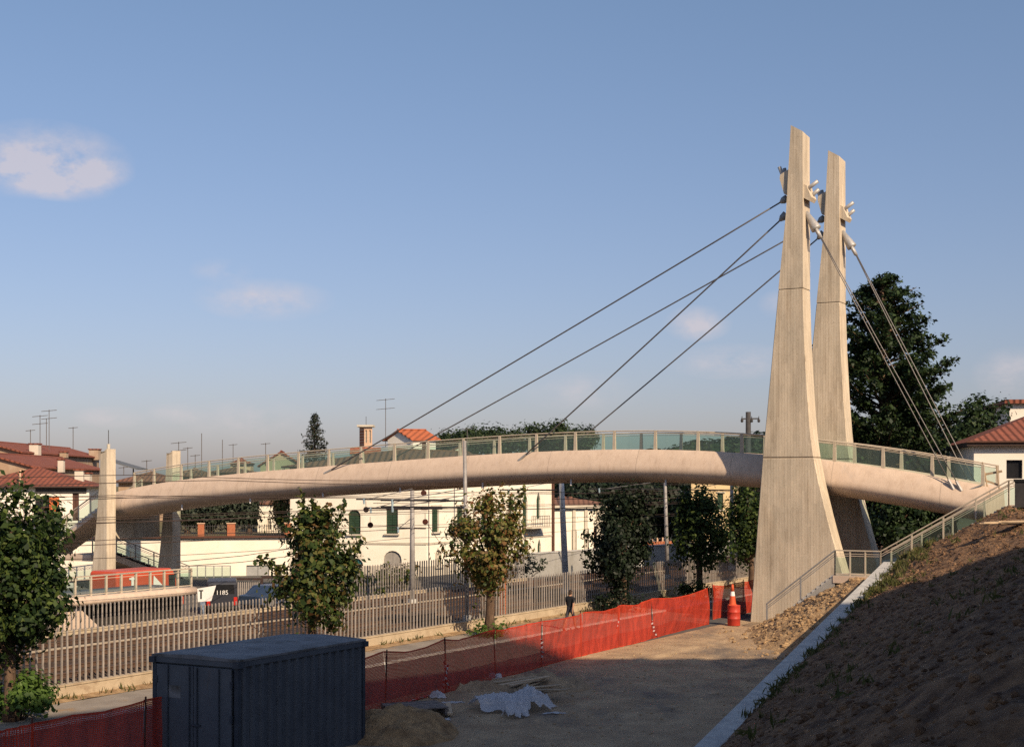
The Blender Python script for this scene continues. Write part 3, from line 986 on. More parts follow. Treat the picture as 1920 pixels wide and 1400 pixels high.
# ------------------------------------------------------------------ stay cables
def cable(name_label, p0, p1, r=.036):
    m = (p0 + p1) / 2 - Z * ((p1 - p0).length * .004)
    pts = []
    for i in range(9):
        t = i / 8
        pts.append(p0 * (1 - t) ** 2 + m * 2 * t * (1 - t) + p1 * t * t)
    o = MB().tube(pts, r, 6).build('stay_cable', 'cable_steel', smooth=True)
    tag(o, name_label, 'cable', 'stay cables of the footbridge')
    # steel ferrule where it meets the deck
    d = (p0 - p1).normalized()
    MB().tube([p1 - d * .05, p1 + d * .45], [.085, .055], 8).build('ferrule', 'anchor_steel', o)
for sgn, nm in ((-1, 'front'), (1, 'rear')):
    pt = 2.85 * sgn; pd = 1.93 * sgn
    for (t0, d0, lab) in [((1464, 379), (610, 880), 'long upper stay cable from the %s tall pylon to the far half of the deck'), ((1464, 412), (974, 856), 'short lower stay cable from the %s pylon to the middle of the deck')]:
        a, za = sz(*t0, -2.85); b, zb = sz(*d0, -1.93)
        cable(lab % nm, B(a, pt, za), B(b, pd, deck_z(b) - .40))
    for k, d0 in enumerate([(1787, 910), (1802, 914)]):
        a, za = sz(1539, 445, -2.85); b, zb = sz(*d0, -1.93)
        cable('%s of the two back stay cables of the %s tall pylon' % (('left', 'right')[k], nm), B(a, pt - .09 + .18 * k, za), B(b, pd, deck_z(b) - .35), .025)
# anchor slot cover on the deck near its end
a = s_at(1822, -1.9)
mb = MB(); mb.bar(B(a + .35, -1.86, deck_z(a) - .34), B(a - .45, -1.78, deck_z(a) - .02), .10, .05)
mb.build('anchor_cover', 'steel_grey', bridge)

# ================================================================== RAILINGS AND STAIRS
def railing(parent, path, h, ts_per_seg, m='rail_paint', gl=True, pw=.06, thin=2, top=.05, bottom=True):
    path = [Vector(q) for q in path]
    me = MB(); me.box((0, 0, h / 2), X * pw / 2, Y * pw / 2, Z * (h / 2))
    pm = me.mesh('post', m)
    done = set()
    for (a, b), n in zip(zip(path[:-1], path[1:]), ts_per_seg):
        d = b - a
        rz = math.atan2(d.y, d.x)
        for i in range(n + 1):
            w = a + d * i / n
            key = (round(w.x, 2), round(w.y, 2))
            if key in done: continue
            done.add(key)
            inst('post', pm, w, parent, rz)
        up = Z * h
        MB().bar(a + up, b + up, top * 1.8, top).build('handrail', m, parent)
        for k in range(thin):
            z = Z * (h - .14 - .09 * k)
            MB().bar(a + z, b + z, .025, .025).build('rail', m, parent)
        if bottom:
            MB().bar(a + Z * .07, b + Z * .07, .03, .04).build('bottom_rail', m, parent)
        if gl:
            for i in range(n):
                w0, w1 = a + d * ((i + .04) / n), a + d * ((i + .96) / n)
                zt = h - .20 - .09 * max(0, thin - 1) if thin else h - .08
                MB().quad(w0 + Z * .10, w1 + Z * .10, w1 + Z * zt, w0 + Z * zt).build('glass_panel', 'rail_glass', parent)

def stair_flight(parent, a, b, width_vec, n, thick=.28, m='deck_plaster', step_m='concrete_kerb', round_edge=False):
    """a (bottom) and b (top): points on one edge at floor level"""
    a, b = Vector(a), Vector(b)
    d = b - a; hd = Vector((d.x, d.y, 0))
    MB().hexa([a - Z * (thick + .05), b - Z * (thick + .05), b + width_vec - Z * (thick + .05), a + width_vec - Z * (thick + .05)],
              [a - Z * .10, b - Z * .10, b + width_vec - Z * .10, a + width_vec - Z * .10]).build('stair_slab', m, parent)
    run = hd / n; rise = d.z / n
    e = hd.normalized()
    mb = MB()
    wv = width_vec * .985
    mb.hexa([V(0, 0, -.16) + width_vec * .0075, run * 1.12 + V(0, 0, -.16) + width_vec * .0075, run * 1.12 + wv + V(0, 0, -.16), wv + V(0, 0, -.16)],
            [V(0, 0, 0) + width_vec * .0075, run * 1.12 + width_vec * .0075, run * 1.12 + wv, wv])
    me = mb.mesh('step', step_m)
    for i in range(n):
        inst('step', me, a + run * i + Z * (rise * (i + 1) - .01), parent)
def solid(parent, name, poly, z0, z1, m):
    mb = MB()
    mb.prism([V(q[0], q[1], z0) for q in poly], Z * (z1 - z0))
    return recalc(mb.build(name, m, parent))

# near-side stairs beside the pylon
st = thing('staircase', B(-4, -5.2), 'pale staircase with glass railings climbing the bank beside the tall pylons', 'staircase')
pf, pr = -6.0, -4.15
sF = [(.5, 0.0), (-2.57, 2.42), (-4.54, 2.42), (-9.76, 5.42), (-13.5, 5.42)]
wv = BN * (pr - pf)
stair_flight(st, B(.5, pf, 0), B(-2.57, pf, 2.42), wv, 15)
stair_flight(st, B(-4.54, pf, 2.42), B(-9.76, pf, 5.42), wv, 18)
solid(st, 'landing', [B(-2.5, pf - .05), B(-4.6, pf - .05), B(-4.6, pr), B(-2.5, pr)], 2.1, 2.42, 'deck_plaster')
solid(st, 'landing', [B(-9.7, pf - .05), B(-14, pf - .05), B(-14, 2.0), B(-9.2, 2.0), B(-9.2, pr), B(-9.7, pr)], 5.10, 5.42, 'deck_plaster')
railing(st, [B(s, pf + .06, z) for s, z in sF[:2]], 1.08, [2], gl=False, m='steel_grey')
railing(st, [B(s, pf + .06, z) for s, z in sF[1:3]], 1.08, [3])
railing(st, [B(s, pf + .06, z) for s, z in sF[2:4]], 1.08, [4])
railing(st, [B(s, pf + .06, z) for s, z in sF[3:5]], 1.08, [3])
railing(st, [B(s, pr - .06, z) for s, z in sF[2:4]], 1.08, [4], gl=False)
# side plate of the lower flight
mb = MB(); mb.prism([B(.5, pf - .02, 0), B(-2.57, pf - .02, 2.42), B(-2.57, pf - .02, 0)], BN * .06)
recalc(mb.build('side_plate', 'grey_wall', st))
# makeshift timber rail closing the unfinished end of the deck
mk = thing('timber_barrier', B(-9.3, -1.5, 5.4), 'makeshift rusty timber barrier closing the end of the footbridge deck', 'barrier')
def pxb(px, py, p): 
    s, z = sz(px, py, p); return B(s, p, z)
for (x0, y0, x1, y1) in [(1842, 866, 1844, 905), (1868, 872, 1874, 905), (1846, 884, 1854, 912)]:
    MB().bar(pxb(x1, y1 + 16, -1.5), pxb(x0, y0, -1.5), .09, .05, up=BA).build('upright', 'wood_plank', mk)
MB().bar(pxb(1842, 890, -1.45), pxb(1879, 883, -1.45), .05, .10).build('cross_rail', 'wood_plank', mk)
MB().bar(pxb(1843, 899, -1.45), pxb(1872, 909, -1.45), .05, .09).build('cross_rail', 'wood_plank', mk)
# dark litter bin at the frame edge on the upper landing
bn = thing('signal_box', P(1914, 960, 57.6), 'dark metal cabinet standing on the stair landing at the frame edge', 'cabinet')
c = P(1915, 960, 57.6)
mb = MB(); mb.box(V(c.x, c.y, 5.42 + .52), BA * .22, BN * .18, Z * .52); mb.build('body', 'pole_dark', bn)
mb = MB(); mb.box(V(c.x, c.y, 6.50), BA * .26, BN * .22, Z * .05); mb.build('lid', 'black_paint', bn)

# ------------------------------------------------------------------ short far-side pylons and stairs
def short_pylon(pc, label):
    t = thing('short_pylon', B(44, pc), label, 'pylon', 'short pylons at the far end of the bridge')
    h = .37
    s0 = s_at(200, -2.85 - h)
    ztop = 8.45
    secs = []
    for z in rng(-.3, ztop - .15, 16):
        k = 1 - (z / ztop) ** .8 if z > 0 else 1.0
        secs.append([B(s0 + .50 + .95 * k ** 1.3, pc - h, z), B(s0, pc - h, z), B(s0, pc + h, z), B(s0 + .50 + .95 * k ** 1.3, pc + h, z)])
    secs.append([B(s0 + .5, pc - h, ztop - .30), B(s0, pc - h, ztop), B(s0, pc + h, ztop), B(s0 + .5, pc + h, ztop - .30)])
    o = recalc(MB().sweep(secs).build('shaft', 'pylon_concrete', t))
    return t
short_pylon(-2.85, 'short concrete pylon at the far end in front of the deck')
short_pylon(2.85, 'short concrete pylon at the far end behind the deck')
# lightning rod on top of the front one
s0 = s_at(200, -3.2)
rod = MB().tube([B(s0 + .2, -2.85, 8.3), B(s0 + .2, -2.85, 8.75)], .10, 8)
ro = rod.build('lightning_rod', 'stone_trim')
tag(ro, 'thin rod with a stubby foot on top of the front short pylon', 'rod')
MB().tube([B(s0 + .2, -2.85, 8.7), B(s0 + .2, -2.85, 9.6)], .022, 6).build('spike', 'pole_dark', ro)
# cross beam that carries the deck between the short pylons
cb = MB()
q = [(-2.6, 4.55), (2.7, 4.55), (2.7, 2.95), (-.9, 2.95), (-2.2, 4.1)]
cb.prism([B(44.25, p, z) for p, z in q], BA * .6)
tag(recalc(cb.build('cross_beam', 'pylon_concrete')), 'dark concrete cross beam under the far end of the deck', 'beam')

fs = thing('switchback_staircase', B(48, 0), 'switchback concrete stairs with glass railings behind the short pylons', 'staircase')
zl = deck_z(S_L) - .15
w1 = BN * 2.4
# flight down to the left
stair_flight(fs, B(50.6, -1.2, 2.15), B(44.3, -1.2, zl), w1, 22, thick=.26)
solid(fs, 'landing', [B(50.5, -4.6), B(52.8, -4.6), B(52.8, 1.3), B(50.5, 1.3)], 1.75, 2.15, 'deck_plaster')
railing(fs, [B(50.6, -1.15, 2.15), B(44.3, -1.15, zl)], 1.05, [6])
railing(fs, [B(50.6, 1.15, 2.15), B(44.3, 1.15, zl)], 1.05, [6])
# return flight towards the front
stair_flight(fs, B(46.0, -4.6, -.1), B(50.6, -4.6, 2.15), BN * 2.0, 13, thick=.3)
railing(fs, [B(46.0, -4.55, -.1), B(50.6, -4.55, 2.15)], 1.05, [3])
railing(fs, [B(50.6, -4.55, 2.15), B(52.7, -4.55, 2.15)], 1.05, [1])
# side flight running away under the deck
q0 = V(-25.0, 91.0, 1.95); q1 = V(-21.8, 97.2, -.2)
sd = (q1 - q0); sd.z = 0; sd.normalize(); sv = V(-sd.y, sd.x, 0)
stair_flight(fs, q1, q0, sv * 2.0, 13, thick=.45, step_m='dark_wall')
railing(fs, [q1, q0], 1.0, [4], m='steel_grey')
railing(fs, [q1 + sv * 2.0, q0 + sv * 2.0], 1.0, [4], m='steel_grey')
solid(fs, 'landing', [q0, q0 + sv * 2.2, q0 + sv * 2.2 - sd * 2.2, q0 - sd * 2.2], 1.55, 1.95, 'deck_plaster')
q2 = q1 + V(3.0, 2.6, 0)
railing(fs, [q1, q1 + V(2.75, .2, 0)], 1.0, [5], m='steel_grey', thin=0)

# ================================================================== PALISADE FENCES
def picket_mesh(h, w, m):
    mb = MB()
    a, b = w / 2, .022
    mb.add([(-a, -b, 0), (a, -b, 0), (a, b, 0), (-a, b, 0), (-a, -b, h - .05), (a, -b, h - .05), (a, b, h - .05), (-a, b, h - .05), (0, -b, h), (0, b, h)],
           [(3, 2, 1, 0), (0, 1, 5, 8, 4), (1, 2, 6, 5), (2, 3, 7, 9, 6), (3, 0, 4, 7), (5, 6, 9, 8), (4, 8, 9, 7)])
    return mb.mesh('picket', m)
RZ = math.atan2(RW.y, RW.x)
def palisade(q, r0, r1, h, zp, step, label, w=.056, name='palisade_fence', gaps=()):
    f = thing(name, RAIL((r0 + r1) / 2, q), label, 'fence', 'palisade fences of the railway')
    mb = MB()
    seg = 6.0
    k = int((r1 - r0) / seg)
    for i in range(k):                # plinth cast in bays
        a, b = r0 + (r1 - r0) * i / k, r0 + (r1 - r0) * (i + 1) / k
        c = RAIL((a + b) / 2, q, zp / 2 - .1)
        m2 = MB(); m2.box(c, RW * ((b - a) / 2 - .008), RN * .13, Z * (zp / 2 + .1))
        o = m2.build('plinth', 'plinth', f)
        m2 = MB(); m2.box(RAIL((a + b) / 2, q, zp + .022), RW * ((b - a) / 2 - .005), RN * .155, Z * .024)
        m2.build('coping', 'plinth', f)
    me = picket_mesh(h, w, 'picket')
    random.seed(int(q * 10) + 3)
    n = int((r1 - r0) / step)
    for i in range(n):
        r = r0 + step * (i + .5)
        if any(g0 < r < g1 for g0, g1 in gaps): continue
        o = inst('picket', me, RAIL(r, q, zp + .03), f, RZ + random.uniform(-.05, .05))
        o.rotation_euler = (random.uniform(-.008, .008), random.uniform(-.012, .012), RZ)
    return f
palisade(0, r_at(-25, 0), r_at(1440, 0), 1.62, .42, .235, 'long palisade fence on a cream plinth between the street trees and the railway')
QF = 12.6
palisade(QF, r_at(70, QF), r_at(372, QF), 1.02, .30, .24, 'low palisade fence in front of the raised walkway')
palisade(QF, r_at(374, QF), r_at(556, QF), .50, .30, .24, 'very low stretch of palisade before the brown gate and the dark van')
palisade(QF, r_at(560, QF), r_at(985, QF), 1.66, .30, .24, 'farther full-height palisade fence on the villa side of the tracks')

# a brown brick pier just behind the near fence (signal stand)
pr_ = thing('brick_pier', RAIL(r_at(942, .7), .7), 'narrow brick pier behind the near fence right of the browning tree', 'pier')
for i in range(14):
    mb = MB(); mb.box(RAIL(r_at(942, .7), .7, .2 + .125 * i), RW * (.13 if i % 2 else .14), RN * .14, Z * .055)
    mb.build('brick', 'brick', pr_)

# ================================================================== TRACKS
sl_me = MB(); sl_me.box((0, 0, 0), X * 1.25, Y * .12, Z * .08)
sl_mesh = sl_me.mesh('sleeper', 'sleeper')
for k, (q, lab) in enumerate([(3.0, 'railway track nearest the street trees'), (6.6, 'middle railway track between the two fences'), (10.0, 'railway track nearest the far fence')]):
    t = thing('railway_track', RAIL(0, q), lab, 'railway track', 'railway tracks')
    for g in (-.72, .72):
        mb = MB()
        pr = [(-.07, 0), (.07, 0), (.07, .02), (.015, .04), (.015, .11), (.036, .12), (.036, .155), (-.036, .155), (-.036, .12), (-.015, .11), (-.015, .04), (-.07, .02)]
        mb.sweep([[RAIL(r, q + g + a, .25 + z) for a, z in pr] for r in (-32, 30, 110)])
        recalc(mb.build('rail', 'rail_steel', t))
    for i in range(110):
        r = -26 + .62 * i
        inst('sleeper', sl_mesh, RAIL(r, q, .175), t, RZ + math.pi / 2)

for q, lab in ((8.3, 'concrete cable trough between the far two tracks'),):
    t = thing('cable_trough', RAIL(10, q, .2), lab, 'cable trough', 'concrete cable troughs')
    for i in range(28):
        MB().box(RAIL(-26 + 2.6 * i + 1.3, q, .22), RW * 1.285, RN * .17, Z * .09).build('lid', 'plinth', t)

# ================================================================== CATENARY
def mast(px, q, ztop, label, r=.11, lean=0.0, arms=(), m='pole_steel', D=None):
    base = RAIL(r_at(px, q), q) if D is None else V((px - 960) / F * D, D, 0)
    t = thing('catenary_mast', base, label, 'mast', 'overhead line masts')
    MB().tube([base, base + V(lean * .5, 0, ztop * .5), base + V(lean, 0, ztop)], [r * 1.15, r, r * .8], 10).build('pole', m, t, smooth=True)
    MB().tube([base, base + Z * .5], r * 1.7, 10).build('footing', 'concrete_kerb', t)
    for (z, l0, l1) in arms:
        a = base + V(lean * z / ztop, 0, z)
        MB().tube([a - RN * l0 if l0 else a, a + RN * l1], .045, 6).build('arm', 'pole_dark', t)
        MB().tube([a + Z * .55, a + RN * (l1 * .8)], .02, 5).build('brace', m, t)
        MB().tube([a + RN * (l1 * .86) + Z * .05, a + RN * (l1 * .86) - Z * .25], [.07, .05], 8).build('insulator', 'insulator', t)
    return t
mast(876, 1.2, ZY(826, RAIL(r_at(876, 1.2), 1.2).y), 'slim grey mast rising in front of the bridge deck behind the browning tree', r=.10, lean=-.12, arms=[(5.6, 0, 4.6), (5.3, 0, 4.6)])
mast(1062, 4.9, 8.0, 'thick pale mast left of the dark tree, topped out under the deck', r=.17, lean=-.35, arms=[(6.0, 0, 4.0)], m='pole_light')
mast(773, 8.3, 6.02, 'mast in front of the villa with several crossarms', r=.13, arms=[(5.55, 2.2, 3.5), (4.1, .8, 1.0), (5.1, 1.8, 3.0)])
mast(1252, 4.9, 7.6, 'pale mast left of the rounded green tree', r=.12, lean=-.2, arms=[(6.0, 0, 5.5)])
mast(1372, 4.9, 7.6, 'mast farthest along the line, left of the tall pylons', r=.14, arms=[(5.9, 0, 4.5)])
# thinner masts in front of the villa
for px, D, zt in ((804, 90, 6.9), (852, 92, 6.9)):
    b = V((px - 960) / F * D, D, 0)
    o = MB().tube([b, b + Z * zt], .04, 6).build('thin_mast', 'pole_steel')
    tag(o, ('thin grey pole before the villa corner' if px == 804 else 'thin grey pole before the villa, behind the browning tree'), 'pole')
# dark red discs hung on the overhead line
for i, (px, py) in enumerate([(686, 955), (694, 984), (794, 924), (797, 978)]):
    c = P(px, py, 85)
    t = tag(MB().tube([c, c + V(.02, .06, 0)], .17, 16).build('line_disc', 'disc_red'),
            ['upper round dark disc before the arched shutters', 'lower round dark disc before the arched shutters', 'upper round dark disc right of the mast by the villa', 'lower round dark disc right of the mast by the villa'][i], 'disc', 'dark discs on the overhead line')
    MB().tube([c, c + Z * .5], .015, 5).build('hanger', 'wire', t)
c = P(796, 953, 85)
tag(MB().box(c, X * .2, Y * .04, Z * .09).build('line_plate', 'disc_red'), 'small dark rectangular plate on the overhead line', 'plate')
# wires
random.seed(8)
wires = [(3.0, 5.25), (3.0, 6.15), (6.6, 5.25), (6.6, 6.15), (10.0, 5.2), (10.0, 6.1), (1.4, 4.6), (1.4, 6.7), (8.3, 4.4), (11.6, 3.6), (11.6, 4.9), (5.0, 6.9)]
for i, (q, z) in enumerate(wires):
    pts = []
    for k in range(60):
        r = -24 + 114 * k / 59
        sag = .22 * abs(math.sin(math.pi * (r + 7) / 27.0)) if i % 2 else .08 * abs(math.sin(math.pi * (r + 7) / 27.0))
        pts.append(RAIL(r, q, z - .2 + sag * (1 if i % 2 == 0 else -1) * .9))
    o = MB().tube(pts, .012, 4, cap=False).build('overhead_wire', 'wire')
    tag(o, 'dark overhead wire strung along the railway tracks', 'wire', 'overhead railway wires')
for i, (a, b) in enumerate([((700, 943, 84), (870, 938, 66)), ((690, 985, 84), (775, 980, 84)), ((800, 980, 84), (868, 1075, 66)), ((1040, 935, 76), (1300, 932, 96)), ((330, 1062, 66), (560, 1040, 74)), ((330, 1083 - 30, 66), (560, 1056 - 30, 74))]):
    p0, p1 = P(*a), P(*b)
    o = MB().tube([p0, (p0 + p1) / 2 - Z * .08, p1], .016, 4).build('span_wire', 'wire')
    tag(o, 'thin cross wire spanning between the railway masts', 'wire', 'cross wires between masts')
# street lamp seen over the deck
lp = thing('lamp_post', P(1403, 905, 112) - Z * 6.4, 'dark post with a crossarm of lamps rising above the deck by the pylon', 'lamp post')
b = V((1403 - 960) / F * 112, 112, 0)
MB().tube([b, b + Z * ZY(772, 112)], [.24, .2], 10).build('pole', 'pole_dark', lp, smooth=True)
za = ZY(785, 112)
MB().bar(b + V(-.55, 0, za), b + V(.85, 0, za + .02), .12, .10).build('crossarm', 'pole_dark', lp)
for dx in (-.5, .25, .8):
    MB().tube([b + V(dx, -.1, za - .02), b + V(dx, -.1, za - .12), b + V(dx, -.1, za - .28)], [.06, .12, .08], 8).build('lamp_head', 'pole_dark', lp)
    MB().tube([b + V(dx, -.1, za - .02), b + V(dx, -.1, za + .2)], .03, 6).build('stub', 'pole_dark', lp)

# ================================================================== WALKWAY BEYOND THE FAR FENCE
qa = QF + 1.6
ra, rb = r_at(86, qa), r_at(369, qa)
wk = thing('raised_walkway', RAIL((ra + rb) / 2, qa), 'raised cream walkway with glass railing behind the far fence', 'walkway')
secs = []
for r in rng(ra, rb, 8):
    secs.append([RAIL(r, qa + q, z) for q, z in [(3.2, 1.50), (.16, 1.50), (.02, 1.46), (-.08, 1.36), (-.10, 1.24), (-.03, 1.14), (.1, 1.10), (3.2, 1.10)]])
recalc(MB().sweep(secs).build('slab', 'deck_plaster', wk, smooth=True))
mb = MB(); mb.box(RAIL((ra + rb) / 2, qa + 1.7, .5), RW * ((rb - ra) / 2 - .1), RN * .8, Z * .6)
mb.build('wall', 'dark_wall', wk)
mb = MB(); mb.prism([RAIL(ra + .9, qa + .3, 0), RAIL(ra + 3.4, qa + .3, 0), RAIL(ra + 2.0, qa + .3, 1.1), RAIL(ra + .9, qa + .3, 1.1)], RN * .5)
recalc(mb.build('buttress', 'deck_plaster', wk))
railing(wk, [RAIL(ra, qa + .22, 1.5), RAIL(rb - .15, qa + .22, 1.5)], .86, [10], thin=1, pw=.09, top=.06)

# vehicles ----------------------------------------------------------------
def wheel(parent, c, axis, r=.33):
    w = MB().tube([c - axis * .10, c + axis * .10], r, 18).build('wheel', 'tyre', parent, smooth=False)
    MB().tube([c - axis * .115, c - axis * .05], r * .58, 14).build('rim', 'steel_grey', w)
def vehicle(name, label, cat, pos, fwd, L, W, H, m, prof, windows=(), rear=None):
    """prof: (x along length 0..1, z 0..1) outline of the body side"""
    fwd = Vector(fwd).normalized(); sd = V(-fwd.y, fwd.x, 0)
    t = thing(name, pos, label, cat)
    def pt(x, y, z): return pos + fwd * (x - .5) * L + sd * y * W / 2 + Z * (z * H)
    secs = []
    for y, ins in ((-1, .06), (-.9, 0), (.9, 0), (1, .06)):
        secs.append([pt(.5 + (x - .5) * (1 - ins * .25), y * (1 - .10 * max(0, z - .5)), .5 + (z - .5) * (1 - ins * .3)) for x, z in prof])
    o = recalc(MB().sweep(secs).build('body', m, t, smooth=False))
    bv = o.modifiers.new('round', 'BEVEL'); bv.width = .05; bv.segments = 2; bv.limit_method = 'ANGLE'
    for y in (-1, 1):
        for x in (.2, .8):
            wheel(t, pt(x, y * .92, 0) + Z * .33, sd * (1 if y < 0 else -1), .33)
    for (x0, x1, z0, z1) in windows:
        for y in (-1, 1):
            MB().hexa([pt(x0, y * .97, z0), pt(x1, y * .97, z0), pt(x1, y * 1.002, z0), pt(x0, y * 1.002, z0)],
                      [pt(x0, y * .93, z1), pt(x1, y * .93, z1), pt(x1, y * .975, z1), pt(x0, y * .975, z1)]).build('window', 'dark_glass', t)
    return t, pt
q = RAIL(r_at(258, 19.0), 19.0)
van, vp = vehicle('red_van', 'bright red van seen through the walkway railing', 'van', q, RW, 4.6, 1.9, 2.15, 'van_red',
    [(0, .12), (1, .12), (1, .45), (.93, .52), (.84, .95), (.8, 1), (.02, 1), (0, .95)], [(.76, .86, .55, .85)])
mb = MB()
for (x, z, w, h) in [(.17, .80, .10, .045), (.20, .66, .035, .20), (.13, .62, .08, .035)]:
    mb.hexa([vp(x, -1.0, z), vp(x + w, -1.0, z), vp(x + w, -1.012, z), vp(x, -1.012, z)], [vp(x, -.995, z + h), vp(x + w, -.995, z + h), vp(x + w, -1.007, z + h), vp(x, -1.007, z + h)])
mb.build('emblem', 'white_paint', van)
MB().prism([vp(.52, -1.003, .45), vp(.66, -1.003, .62), vp(.53, -1.003, .86)], -V(-RW.y, RW.x, 0) * -.012).build('emblem', 'white_paint', van)

q = G(416, 1150) + V(-.25, 1.3, 0)
dv, dp = vehicle('dark_van', 'dark van with white digits on its rear and red tail lamps behind the far fence', 'van', q, V(-.2, 1, 0), 3.6, 1.5, 1.62, 'van_dark',
    [(0, .15), (1, .15), (1, .45), (.9, .52), (.78, .96), (.72, 1), (.03, 1), (0, .93)], [(.62, .78, .55, .88)])
MB().hexa([dp(-.003, -.8, .62), dp(-.003, .8, .62), dp(.01, .8, .62), dp(.01, -.8, .62)], [dp(-.003, -.75, .9), dp(-.003, .75, .9), dp(.01, .75, .9), dp(.01, -.75, .9)]).build('window', 'dark_glass', dv)
for y in (-.86, .86):
    MB().hexa([dp(-.006, y - .11, .28), dp(-.006, y + .11, .28), dp(.01, y + .11, .28), dp(.01, y - .11, .28)], [dp(-.006, y - .11, .52), dp(-.006, y + .11, .52), dp(.01, y + .11, .52), dp(.01, y - .11, .52)]).build('tail_lamp', 'lamp_red', dv)
mb = MB(); mb.box(dp(-.012, 0, .22), V(1, .2, 0).normalized() * .72, V(-.2, 1, 0).normalized() * .04, Z * .07); mb.build('bumper', 'black_paint', dv)
fc = bpy.data.curves.new('lettering', 'FONT'); fc.body = '1185'; fc.size = .30; fc.extrude = .004; fc.align_x = 'CENTER'
fo0 = bpy.data.objects.new('lettering_source', fc); COL.objects.link(fo0)
fm = bpy.data.meshes.new_from_object(fo0.evaluated_get(bpy.context.evaluated_depsgraph_get()))
bpy.data.objects.remove(fo0)
fo = bpy.data.objects.new('lettering', fm); COL.objects.link(fo)
fo.location = dp(-.006, 0, .60); fo.rotation_euler = (R(90), 0, math.atan2(.2, 1)); fm.materials.clear(); fm.materials.append(MATS['white_paint'])
attach(fo, dv)
q = RAIL(r_at(500, 13.6), 13.6)
bc, bp_ = vehicle('blue_car', 'low blue car parked by the brown gate beyond the tracks', 'car', RAIL(r_at(512, 15.2), 15.2), RW, 3.7, 1.55, 1.15, 'car_blue',
    [(0, .18), (1, .18), (1, .55), (.78, .62), (.64, 1), (.3, 1), (.14, .64), (0, .6)], [(.32, .62, .66, .93)])

# platform sign with a T
D = 66.5
sg = thing('platform_sign', V(P(380, 905, D).x, D, 0), 'white trapezoid sign lettered T on a blue-grey post by the far fence', 'sign')
MB().prism([P(370, 1103, D), P(371, 1128, D), P(396, 1126, D), P(405, 1097, D)], V(.0, .04, 0)).build('board', 'white_paint', sg)
recalc(sg.children[0])
mb = MB(); b = P(380, 1128, D); mb.box(V(b.x, b.y + .04, b.z / 2), X * .11, Y * .05, Z * (b.z / 2 + .0)); mb.build('post', 'sign_blue', sg)
c = P(377, 1114, D - .012)
mb = MB(); mb.box(c + V(0, 0, -.02), X * .035, Y * .004, Z * .18); mb.box(c + V(0, -.001, .185), X * .10, Y * .004, Z * .025); mb.build('lettering', 'black_paint', sg)

# brown gate
D = 80.0
gt = thing('gate', V(P(468, 905, D).x, D, 0), 'brown framed gate of grey pickets beside the white retaining wall', 'gate')
for (x0, x1) in ((440, 491),):
    a, b = P(x0, 1085, D), P(x1, 1085, D)
    MB().bar(V(a.x, D, -.2), V(a.x, D, a.z), .14, .14, up=Y).build('post', 'gate_brown', gt)
    MB().bar(V(b.x, D, -.2), V(b.x, D, b.z), .14, .14, up=Y).build('post', 'gate_brown', gt)
    MB().bar(a, b, .12, .12).build('top_rail', 'gate_brown', gt)
    MB().bar(b + Z * .1, P(560, 1080, D), .10, .16).build('top_rail', 'gate_brown', gt)
    pm = picket_mesh(a.z - .15, .07, 'picket')
    n = 13
    for i in range(n):
        x = a.x + (b.x - a.x) * (i + .7) / n
        inst('picket', pm, V(x, D + .02, 0), gt)
    for i in range(7):
        x = b.x + .25 + .26 * i
        inst('picket', pm, V(x, D + .02, -.1), gt)

# ================================================================== SAFETY NET
def net_run(pts, label, n_sub=1, h=1.6, pitch=.04, wid=.0195, posts=True, seed=1, tapes=()):
    t = thing('safety_net', pts[len(pts) // 2], label, 'safety net', 'orange site netting')
    random.seed(seed)
    def top_z(f, k):   # sag between posts
        return h - .09 * math.sin(math.pi * f) - .03 * math.sin(7 * f + k)
    for k, (a, b) in enumerate(zip(pts[:-1], pts[1:])):
        d = b - a; L = d.length; e = d / L; side = V(-e.y, e.x, 0)
        mb = MB()
        nv = max(4, int(L / pitch)); nh = int(h / pitch)
        ph = random.random() * 6
        def w(f, g):
            bulge = .09 * math.sin(math.pi * f) * math.sin(math.pi * g + ph) + .05 * math.sin(13 * f + 5 * g + ph) * g + .03 * math.sin(31 * f - 3 * g)
            return a + d * f + side * bulge + Z * (top_z(f, k) * g + .02)
        for i in range(nv):
            f = (i + .5) / nv; df = wid / L / 2
            ns = 5
            for j in range(ns):
                g0, g1 = j / ns, (j + 1) / ns
                mb.quad(w(f - df, g0), w(f + df, g0), w(f + df, g1), w(f - df, g1))
        ns = 8
        for j in range(nh + 1):
            g = min(.995, j / nh); dg = wid * (.5 if j not in (0, nh) else .9) / h
            for i in range(ns):
                f0, f1 = i / ns, (i + 1) / ns
                o_ = side * .004
                mb.quad(w(f0, g - dg) + o_, w(f1, g - dg) + o_, w(f1, g + dg) + o_, w(f0, g + dg) + o_)
        mb.build('net_panel', 'net_orange', t)
    for i, q in enumerate(pts):
        lean = V(random.uniform(-.06, .06), random.uniform(-.04, .04), 0)
        MB().tube([q - Z * .1, q + lean + Z * (h + .10)], .022, 6).build('post', 'post_iron', t)
    return t
NETPX = [(-90, 0), (-5, 0), (62, 0), (270, 0), (500, 0), (722, 1330), (836, 1298), (929, 1272), (1015, 1250), (1090, 1230), (1160, 1213), (1222, 1197), (1329, 1170)]
npts = [G(px, py) for px, py in NETPX if py]
nd = (npts[0] - npts[-1]).normalized()
left = []
for px, py in NETPX:
    if not py:
        tt = on_line(px, npts[0], nd); left.append(npts[0] + nd * tt)
netpts = left + npts
net_run(netpts, 'long orange plastic safety net on iron posts along the yard')
net_run([G(1336, 1161), G(1393, 1151), G(1425, 1142)], 'short shaded length of orange netting behind the red drum', seed=3)
